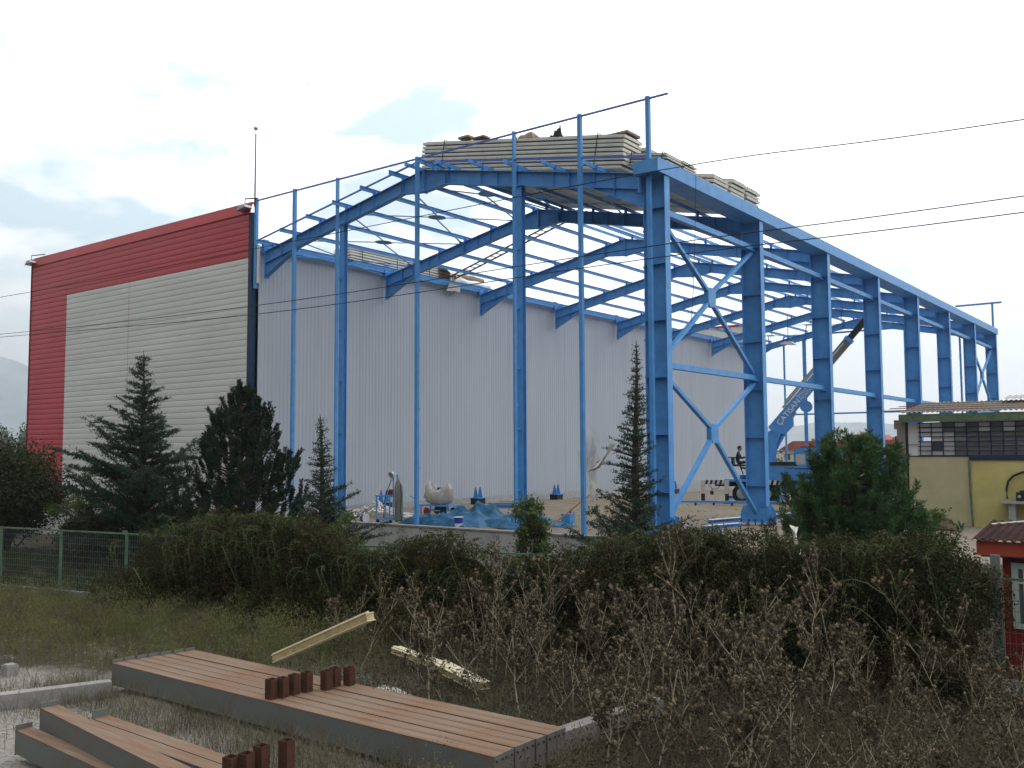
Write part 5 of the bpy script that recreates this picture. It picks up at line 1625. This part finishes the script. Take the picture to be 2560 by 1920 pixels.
def pine(x, y, ztop, rmax, label, seed, m_, shoots=430, zb=-1.4, sl=.42, nd=60, nl=.10, taper=1.1, rad=.85, base=.12, up=1.0, nw=.014, belly=.28):
    g = np.random.default_rng(seed); H = ztop - zb
    t = thing('pine_tree', label, 'tree', (x, y, zb), 'conifers behind the hedge')
    tr = MB(); tr.tube([(x, y, zb + H * s) for s in np.linspace(0, .93, 8)], [.14 * (1 - s * .9) for s in np.linspace(0, 1, 8)], 8)
    V = []; F = []
    Cs = []; Ds = []; Ls = []
    for k in range(shoots):
        s = base + (1 - base) * (1 - g.random() ** .75 * .985)
        if k == 0: s = .985
        pr = (1 - s) ** (1 / taper) * (1 - max(0, (belly - s)) * 1.3)
        a = g.uniform(0, 6.283)
        lump = 1 + .2 * math.sin(a * 3 + s * 9 + seed) + .12 * math.sin(a * 5 - s * 14)
        r0 = rmax * pr * lump * (g.random() ** .38)
        tip_out = np.array([math.cos(a), math.sin(a), 0])
        b = np.array([x, y, zb + H * s * .93]) + tip_out * r0
        L_ = sl * g.uniform(.6, 1.15) * (1.0 if s < .9 else .8)
        d = tip_out * g.uniform(.15, .75) * (1 - s * .5) + np.array([0, 0, up]) + g.normal(size=3) * .15
        d /= np.linalg.norm(d)
        e = b + d * L_
        i0 = np.array([x, y, b[2] - r0 * .35])
        if r0 > .2 and k % 2 == 0:
            tr.tube([i0, (i0 + b) / 2 - np.array([0, 0, .05]), b, e], [.03, .022, .014, .008], 4, cap=False)
        n = int(nd * g.uniform(.8, 1.2))
        q = g.random((n, 1)) ** .9
        c0 = b + (e - b) * q
        rdm = g.normal(size=(n, 3)); rdm -= d * (rdm @ d)[:, None]; rdm /= np.linalg.norm(rdm, axis=1, keepdims=True)
        nd_ = rdm * rad + d * g.uniform(.5, 1.2, (n, 1)); nd_ /= np.linalg.norm(nd_, axis=1, keepdims=True)
        Cs.append(c0 + nd_ * nl * .5); Ds.append(nd_)
    C = np.concatenate(Cs); D = np.concatenate(Ds); n = len(C)
    build('trunk', tr, BARK, t)
    build('crown', leaves(C, D, g.uniform(.8, 1.3, n) * nl, g.uniform(.8, 1.4, n) * nw), m_, t)

cedar(-17.0, -5.7, 5.95, 2.75, 'dark ragged cedar in front of the cream gable', 3, asym=(math.pi * 1.05, .22), nwhorl=38, dens=.62, cl=1.0, droop=.02, asc=.55, jut=.6, jp=.14,
      prof_=[(0, 2.8), (.2, 2.7), (.35, 2.2), (.5, 1.7), (.62, 1.25), (.72, .75), (.85, .42), (.93, .25), (1, .08)])
pine(-11.6, -5.8, 4.72, 2.75, 'dense dark pine with upright candle shoots in front of the hall corner', 5, PINEM, shoots=620, sl=.6, nd=150, nl=.11, nw=.024, taper=1.35, belly=.22, base=.08, rad=1.0)
cedar(-7.65, -5.8, 3.55, 1.35, 'small thin cedar before the first wide gable column', 8, nwhorl=40, dens=.6, droop=.06, cl=.8, asc=.3, jut=.6,
      prof_=[(0, 1.5), (.3, 1.25), (.45, .75), (.6, .45), (.8, .22), (1, .05)])
cedar(.55, -3.0, 5.28, 1.75, 'tall slender cedar with a bare tip in front of the corner column', 12, asym=(math.pi, .1), nwhorl=50, dens=.6, droop=.05, cl=.8, asc=.3, jut=.6, jp=.1,
      prof_=[(0, 2.0), (.2, 1.85), (.3, 1.0), (.42, .62), (.55, .5), (.68, .40), (.8, .24), (.9, .12), (1, .03)])
pine(6.15, -3.6, 2.80, 1.80, 'round bright green pine in front of the yellow building and truck', 17, PINEG, shoots=560, sl=.52, nd=170, nl=.13, rad=1.05, taper=2.6, belly=.35, base=.1, nw=.013, up=.95, zb=-1.0)
pine(3.05, -5.6, .98, .32, 'tiny pine seedling poking out of the hedge left of the round pine', 19, PINEG, shoots=26, sl=.25, nd=70, nl=.11, rad=1.0, taper=1.6, nw=.011)
rag('plastic_sheet', 'shredded pale plastic film caught in the branches of the tall slender cedar', [(.35, -3.75, 2.65), (.15, -3.8, 2.35), (-.05, -3.8, 2.1), (-.25, -3.85, 2.0)], .12, WHP, 11)
rag('plastic_sheet', 'small lower shred of pale plastic film in the tall slender cedar', [(-.1, -3.9, 1.75), (-.15, -3.9, 1.55), (-.18, -3.9, 1.3)], .16, WHP, 12)

def bushy(name, label, cat, c, s, n, m_, ls, seed, stems=6, zb=-1.4, hollow=.35, group=None, lump=.25, twig=0):
    """broad-leaved shrub or tree: leaf clumps through an uneven volume, with stems"""
    g = np.random.default_rng(seed)
    t = thing(name, label, cat, (c[0], c[1], zb), group)
    tr = MB(); K = max(10, n // 220)
    U = g.normal(size=(K, 3)); U /= np.linalg.norm(U, axis=1, keepdims=True)
    U *= (hollow + (1 - hollow) * g.random((K, 1)) ** .5) * (1 + lump * g.normal(size=(K, 1)))
    K0 = U * np.array(s) * .86 + np.array(c)
    idx = g.integers(0, K, n)
    r = min(s) * .30
    C = K0[idx] + g.normal(size=(n, 3)) * r * np.array([.62, .62, .55])
    C = C[C[:, 2] > zb + .05]
    n = len(C)
    for k in range(0, K, max(1, K // (stems * 5))):
        b = (c[0] + g.normal() * .1, c[1] + g.normal() * .1, zb); e = K0[k]
        md = ((np.array(b) + e) / 2 + g.normal(size=3) * .12)
        tr.tube([b, md, e], [.04, .025, .008], 5, cap=False)
    build('trunk', tr, BARK, t)
    build('crown', leaves(C, g.normal(size=(n, 3)) + np.array([0, 0, .3]), g.uniform(.7, 1.4, n) * ls, g.uniform(.45, .8, n) * ls), m_, t)
    return t
bushy('round_tree', 'dark rounded broad-leaved tree at the left edge before the red corner', 'tree', (-25.9, -6.2, .9), (3.0, 2.0, 1.95), 26000, DECID, .12, 3, lump=.12, hollow=.5)
bushy('sparse_shrub', 'thin leafy shrub between the round tree and the ragged cedar', 'shrub', (-21.9, -5.6, .2), (1.0, .8, 1.4), 2600, SHRUBM, .08, 6, lump=.25)
bushy('leafy_shrub', 'tall light green leafy shrub before the wide right gable column', 'shrub', (-2.6, -3.0, .05), (.62, .55, 1.4), 6500, SHRUBM, .085, 9, lump=.22)
bushy('leafy_shrub', 'dim green bush under the dense dark pine', 'shrub', (-13.7, -6.6, -.2), (1.4, .8, 1.0), 5000, DECID, .09, 14)
bushy('leafy_shrub', 'dark bush at the foot of the ragged cedar', 'shrub', (-18.6, -6.9, -.3), (2.2, .8, 1.0), 7000, DECID, .10, 15)
bushy('leafy_shrub', 'loose shrub rising before the pale yellow wall', 'shrub', (7.0, -2.2, .6), (.7, .6, 1.0), 2600, SHRUBM, .07, 22, lump=.3)
bushy('leafy_shrub', 'dim leafy shrub between the small cedar and the hedge', 'shrub', (-5.9, -6.9, -.2), (.9, .6, .95), 4200, SHRUBM, .07, 23, lump=.3)

# ------------------------------------------------------------------ hedge over the fence
HT = [(-9.9, -.1), (-9.04, .42), (-7.24, .92), (-5.14, 1.02), (-3.9, .80), (-3.1, .35), (-2.25, .30), (-1.5, .55), (-.6, .72), (.11, .55), (.9, .25), (1.74, .35), (3.17, .80), (4.5, 1.0), (5.74, .95), (6.9, .80), (8.0, .98), (8.45, 1.02), (8.8, .72), (9.2, .25)]
def hedge():
    t = thing('hedge', 'long overgrown dark green and rusty brown hedge covering the wire fence', 'hedge', (0, -8.6, -1.4))
    g = np.random.default_rng(77)
    hx = np.array([p[0] for p in HT]); hz = np.array([p[1] for p in HT])
    base = lambda x: -7.0 + (x - 9.2) * .175
    nx, na = 150, 16
    V = []; F = []
    for i in range(nx):
        x = -9.3 + 18.15 * i / (nx - 1)
        en = min(1, (x + 9.3) / .8, (8.85 - x) / .3); en = max(.15, en) ** .5
        top = -1.4 + (np.interp(x, hx, hz) - .34 + 1.4) * en; y0 = base(x)
        for k in range(na):
            a = math.pi * k / (na - 1)
            hgt = (top + 1.4) * (math.sin(a) ** .55)
            yy = y0 - math.cos(a) * (.42 + .1 * math.sin(x * 2.2 + k) + .08 * math.sin(x * 7.3)) * en
            V.append((x + .05 * math.sin(k * 3 + i), yy, -1.42 + hgt * (1 + .04 * math.sin(x * 5 + k * 2))))
    for i in range(nx - 1):
        for k in range(na - 1):
            p = i * na + k; F.append((p, p + na, p + na + 1, p + 1))
    build('shade_core', (np.array(V), np.array(F)), HEDGED, t, smooth=True)  # added opaque core behind the leaves, inner shade painted into its colour
    Cs_ = []
    for q in range(370):
        x = g.uniform(-10.2, 9.1) if q < 330 else g.uniform(8.3, 9.2)
        tp_ = np.interp(x, hx, hz)
        if x < -9.2: tp_ = tp_ * .6 - .5
        rx = g.uniform(.28, .62); rzz = g.uniform(.30, .62)
        u = g.random()
        if u < .42:      # crest
            cz = tp_ - rzz * .92 + g.normal() * .11; cy = base(x) - g.uniform(-.45, .4)
        elif u < .8:     # flank towards the yard
            cz = g.uniform(-1.1, max(-1.0, tp_ - .6)); cy = base(x) - g.uniform(.35, .75)
        else:            # low skirt growing out into the weeds
            cz = g.uniform(-1.3, -.7); cy = base(x) - g.uniform(.8, 1.35); rzz *= .8
        n = int(620 * (.6 + rx))
        d = g.normal(size=(n, 3)); d /= np.linalg.norm(d, axis=1, keepdims=True)
        rad_ = (.62 + .42 * g.random((n, 1)) ** .7) * (1 + .22 * np.sin(d[:, :1] * 5 + q) * np.cos(d[:, 1:2] * 4 + d[:, 2:3] * 5))
        c = d * rad_ * np.array([rx, rx * .8, rzz]) + np.array([x, cy, cz])
        Cs_.append(c)
    C = np.concatenate(Cs_); C = C[C[:, 2] > -1.38]; n = len(C)
    D = g.normal(size=(n, 3)) + np.array([0, -.2, .5])
    build('foliage', leaves(C, D, g.uniform(.035, .085, n), g.uniform(.018, .034, n)), HEDGEM, t)
    # arching briar shoots sticking out of the top
    tr = MB(); Cs = []
    for k in range(420):
        x0 = g.uniform(-9.4, 9.2); tp_ = np.interp(x0, hx, hz)
        a = g.uniform(0, 6.28); L_ = g.uniform(.2, .6) * (1.7 if g.random() < .12 else 1)
        p0 = np.array([x0, base(x0) - g.uniform(-.2, .55), tp_ - .15])
        pts = [p0 + np.array([math.cos(a) * L_ * q * .8, math.sin(a) * L_ * .35 * q, L_ * (1.25 * q - .95 * q * q)]) for q in np.linspace(0, 1, 6)]
        tr.tube(pts, [.006, .005, .005, .004, .003, .002], 3, cap=False)
        for q in range(28):
            f = g.random(); i = min(4, int(f * 5)); Cs.append(pts[i] + (pts[i + 1] - pts[i]) * (f * 5 - i) + g.normal(size=3) * .022)
    for k in range(150):     # shoots trailing down the face of the hedge
        x0 = g.uniform(-9.3, 8.9); tp_ = np.interp(x0, hx, hz)
        zs = tp_ - g.uniform(0, 1.1); L_ = g.uniform(.5, 1.5); sx = g.normal() * .35
        p0 = np.array([x0, base(x0) - g.uniform(.55, .95), zs])
        pts = [p0 + np.array([sx * L_ * q, -.30 * math.sin(q * 2.6), L_ * (.55 * q - 1.35 * q * q)]) for q in np.linspace(0, 1, 7)]
        pts = [np.array([p[0], p[1], max(p[2], -1.35)]) for p in pts]
        tr.tube(pts, [.008, .008, .007, .006, .005, .004, .003], 3, cap=False)
        for q in range(34):
            f = g.random(); i = min(5, int(f * 6)); Cs.append(pts[i] + (pts[i + 1] - pts[i]) * (f * 6 - i) + g.normal(size=3) * .03)
    build('briar_stems', tr, mat('green_briar', (.075, .085, .04), .8), t)
    Cs = np.array(Cs)
    build('briar_leaves', leaves(Cs, g.normal(size=Cs.shape), .05, .028), BRIARM, t)
hedge()

# ------------------------------------------------------------------ weeds in the yard
def blades(n, pos, hmin, hmax, wd, bend, g, segs=3):
    X, Y = pos; n = len(X); Z = gz(X, Y)
    h = hmin + (hmax - hmin) * g.random(n) ** 1.5
    a = g.uniform(0, 6.283, n); b = bend * h * g.uniform(.3, 1.3, n)
    dx, dy = np.cos(a), np.sin(a)
    V = []
    for k in range(segs + 1):
        q = k / segs
        cx = X + dx * b * q * q; cy = Y + dy * b * q * q; cz = Z - .02 + h * (q - .12 * bend * q * q)
        w2 = wd * (1 - q * .85) / 2
        V.append(np.stack([cx - dy * w2, cy + dx * w2, cz], 1)); V.append(np.stack([cx + dy * w2, cy - dx * w2, cz], 1))
    V = np.stack(V, 1).reshape(-1, 3)
    o = (np.arange(n) * 2 * (segs + 1))[:, None]
    F = np.concatenate([np.concatenate([o + 2 * k, o + 2 * k + 1, o + 2 * k + 3, o + 2 * k + 2], 1)[:, None, :] for k in range(segs)], 1).reshape(-1, 4)
    return V, F
def scatter(n, x0, x1, y0, y1, g, f):
    X = g.uniform(x0, x1, n); Y = g.uniform(y0, y1, n)
    k = g.random(n) < f(X, Y)
    return X[k], Y[k]
g = np.random.default_rng(99)
fen = lambda X: -7.6 + (X - 9.2) * .175
inpile = lambda X, Y: ((X > -2.55) & (X < 5.8) & (Y > -15.22) & (Y < -13.6)) | ((X > -.2) & (Y > -18.2) & (Y < -16.7) & (X < 5))
def cl(X, Y, s=1.3, o=0): return .5 + .5 * np.sin(X * s + 1.3 * np.sin(Y * s * .8 + o)) * np.cos(Y * s * 1.1 + o)
pos = scatter(110000, -20, 1.5, -16.5, -9, g, lambda X, Y: np.clip((Y - fen(X) + 5.6) / 3.0, 0, 1) * (Y < fen(X)) * (.35 + .65 * cl(X, Y)) * ~inpile(X, Y) * np.clip((.5 - X) / 3, 0, 1))
tag(build('green_weeds', blades(0, (pos[0][::3], pos[1][::3]), .12, .55, .011, .6, g), GRASSG), kind='stuff')
def clumps(name, m_, n, x0, x1, y0, y1, f, hmin, hmax, per, ls, g):
    X, Y = scatter(n, x0, x1, y0, y1, g, f)
    C = []; D = []
    for x, y in zip(X, Y):
        h = hmin + (hmax - hmin) * g.random() ** 1.4; k = int(per * (.5 + h))
        a = g.uniform(0, 6.283, k); q = g.random(k) ** .8; sp = .10 + .22 * h
        rr_ = g.random(k) ** .5 * sp * (.35 + q)
        C.append(np.stack([x + np.cos(a) * rr_, y + np.sin(a) * rr_, float(gz(x, y)) + q * h], 1))
        D.append(np.stack([np.cos(a) * .6, np.sin(a) * .6, .5 + g.random(k)], 1) + g.normal(size=(k, 3)) * .5)
    C = np.concatenate(C); D = np.concatenate(D)
    tag(build(name, leaves(C, D, g.uniform(.6, 1.5, len(C)) * ls, g.uniform(.18, .32, len(C)) * ls), m_), kind='stuff')
fl_ = lambda X, Y: np.clip((Y - fen(X) + 5.2) / 2.6, 0, 1) * (Y < fen(X) - .1) * (.4 + .6 * cl(X, Y)) * ~inpile(X, Y) * np.clip((.8 - X) / 3, 0, 1)
clumps('weed_clumps', GRASSG, 1500, -19, 1.2, -16, -9, fl_, .25, .95, 170, .055, g)
clumps('weed_clumps_dry', GRASSD, 900, -17, 3, -16, -9, fl_, .2, .8, 130, .05, g)
clumps('yellow_flowers', mat('yellow_petals', (.5, .42, .04), .7), 160, -15, 0, -14.5, -9.8, fl_, .5, .95, 5, .03, g)
clumps('weeds_behind_fence', DECID, 900, -24, -8, -11.5, -4, lambda X, Y: (Y > fen(X) + .2) * (.5 + .5 * cl(X, Y, 1.1, 3)), .15, .6, 150, .07, g)
clumps('undergrowth', GRASSD, 1500, -2, 12, -18, -8, lambda X, Y: (Y < fen(X)) * ~inpile(X, Y) * (cl(X, Y, .9, 5) > .3) * np.clip((X * .5 + Y * .32 + 4.2) / 2, 0, 1), .15, .6, 120, .045, g)
pos = scatter(120000, -14, 13, -19.5, -7, g, lambda X, Y: (Y < fen(X) + .2) * ~inpile(X, Y) * np.clip(.10 + .9 * np.clip((X * .55 + Y * .25 + 4.6) / 2.5, 0, 1) + .35 * (cl(X, Y, 1.0, 2) > .66), 0, 1))
tag(build('dry_grass', blades(0, pos, .10, .42, .009, .9, g), GRASSD), kind='stuff')
pos = scatter(26000, -3.5, 6.5, -17, -13, g, lambda X, Y: ~inpile(X, Y) * ((np.abs(Y + 15.6) < .5) * .9 + .25 * (X > 3) + .12))
tag(build('dry_grass', blades(0, pos, .12, .5, .006, 1.1, g), GRASSD), kind='stuff')
# low leafy undergrowth below the thistles: brown dead leaves and a few green ones
def ground_leaves(n, f, x0, x1, y0, y1, h, ls, m_, name, g):
    X, Y = scatter(n, x0, x1, y0, y1, g, f)
    Z = gz(X, Y) + g.random(len(X)) ** 1.6 * h * (.5 + cl(X, Y, 1.7, 1))
    C = np.stack([X, Y, Z], 1)
    tag(build(name, leaves(C, g.normal(size=C.shape), g.uniform(.6, 1.4, len(C)) * ls, g.uniform(.3, .7, len(C)) * ls), m_), kind='stuff')
dens_r = lambda X, Y: ~((X < 6.0) & (Y < -14.9)) * (Y < fen(X) + .3) * ~inpile(X, Y) * np.clip((X * .5 + Y * .32 + 5.0) / 2, 0, 1)
ground_leaves(60000, dens_r, -5, 13, -18, -7, .55, .055, THLF, 'dead_leaf_litter', g)
ground_leaves(24000, lambda X, Y: (Y < fen(X) + .3) * ~inpile(X, Y) * (cl(X, Y, 2.1, 4) > .62) * .8, -6, 12, -15, -7.5, .35, .05, GRASSG, 'green_undergrowth', g)

def thistle_mesh(seed, H):
    g = random.Random(seed); st = MB(); hd = MB(); lf = []
    def branch(p, d, L_, r, lv):
        pts = [p]; q = Vector(p); dd = Vector(d)
        n = 6 if lv == 0 else 4
        for i in range(n):
            dd = (dd + Vector((g.gauss(0, .13), g.gauss(0, .13), g.gauss(0.03, .08)))).normalized()
            q = q + dd * L_ / n; pts.append(q.copy())
            for _ in range(3 if lv else 4):
                lf.append((q + Vector((g.gauss(0, .03), g.gauss(0, .03), g.gauss(0, .04)))))
        st.tube(pts, [r * (1 - .65 * i / n) for i in range(n + 1)], 4, cap=False)
        if lv < 2:
            k = g.randint(5, 8) if lv == 0 else g.randint(1, 3)
            for _ in range(k):
                f = g.uniform(.22, .95) if lv == 0 else g.uniform(.3, .9)
                i = min(n - 1, int(f * n)); b = pts[i].lerp(pts[i + 1], f * n - i)
                a = g.uniform(0, 6.28); e = g.uniform(.45, .9)
                nd = (dd * .3 + Vector((math.cos(a) * e, math.sin(a) * e, g.uniform(.45, 1.0)))).normalized()
                branch(b, nd, L_ * g.uniform(.28, .5) * (1.1 - .4 * f), r * .55, lv + 1)
        # flower head with a spiky collar
        c = pts[-1]; R_ = g.uniform(.016, .026)
        hd.ball(c, R_, 4, 6, (1, 1, 1.1))
        for _ in range(9):
            v = Vector((g.gauss(0, 1), g.gauss(0, 1), g.gauss(.4, 1))).normalized()
            w_ = v.cross(Vector((.3, .5, .8))).normalized() * R_ * .35
            hd.add([c + v * R_ * .6 - w_, c + v * R_ * .6 + w_, c + v * R_ * 2.0], [(0, 1, 2)])
    lean = g.uniform(0, .6)
    a = g.uniform(0, 6.28)
    branch(Vector((0, 0, -.03)), Vector((math.cos(a) * lean, math.sin(a) * lean, 1)).normalized(), H, .0125, 0)
    L_ = leaves(np.array([tuple(v) for v in lf]), nr.normal(size=(len(lf), 3)), nr.uniform(.04, .11, len(lf)), nr.uniform(.015, .035, len(lf)))
    return st, hd, L_
TP = []
def make_thistle(seed, H):
    st, hd, L_ = thistle_mesh(seed, H)
    t = thing('dry_thistle', 'dry brown branching thistle with spent flower heads in the thicket before the hedge', 'thistle', (0, 0, 0), 'dry thistles in the yard')
    build('stem', st, THST, t)
    fm = MB(); fm.v = list(hd.v); fm.f = list(hd.f); fm.m = [0] * len(hd.f); fm.mi = 1
    fm.add([tuple(map(float, v)) for v in L_[0]], [tuple(map(int, f)) for f in L_[1]])
    build('foliage', fm, [THHD, THLF], t)
    return t
for k, H in enumerate((1.95, 1.7, 1.5, 1.3, 1.6, 1.15, 1.4, .95)):
    TP.append(make_thistle(100 + k, H))
gt = random.Random(31)
spots = []
tries = 0
while len(spots) < 165 and tries < 9000:
    tries += 1
    x = gt.uniform(-5.5, 10.3); y = gt.uniform(-14.5, -7.9)
    if y > fen(x) + .1: continue
    if -2.7 < x < 5.9 and y < -13.1: continue
    # dense to the right, thinning out to the left
    dn = min(1, max(0, (x * .5 + y * .3 + 4.9) / 2.2))
    if x < .5: dn *= .5
    if x < 3.2 and y < -11.9: dn *= .25
    if gt.random() > dn: continue
    if any((x - a) ** 2 + (y - b) ** 2 < .12 for a, b in spots): continue
    spots.append((x, y))
used = set()
for i, (x, y) in enumerate(spots):
    j = gt.randrange(8)
    # plants nearest the camera stay low
    near = (y + 14.5) / 6.5
    if near < .35 and j < 3: j = 3 + gt.randrange(5)
    sc = gt.uniform(.8, 1.2)
    if 2 < x < 8.5 and y > -10.5: sc *= 1.12
    if x < 1.0: sc *= .82
    if x > 8.3: sc *= .75
    if i < 8: o = TP[i]
    else: o = copy_tree(TP[j])
    o.location = (x, y, float(gz(x, y))); o.rotation_euler = (0, 0, gt.uniform(0, 6.28)); o.scale = (sc, sc, sc)

# ------------------------------------------------------------------ distance haze
hz_ = MB().box(-5200, 2600, -120, 5200, -30, 600)
o = build('haze', hz_, bpy.data.materials.new('haze_air'))
m = o.data.materials[0]; m.use_nodes = True; m.node_tree.nodes.clear()
vo = m.node_tree.nodes.new('ShaderNodeVolumePrincipled'); oo = m.node_tree.nodes.new('ShaderNodeOutputMaterial')
vo.inputs['Color'].default_value = (.86, .94, 1, 1); vo.inputs['Density'].default_value = 0.00034; vo.inputs['Anisotropy'].default_value = .55
m.node_tree.links.new(vo.outputs[0], oo.inputs['Volume'])
tag(o, kind='stuff')
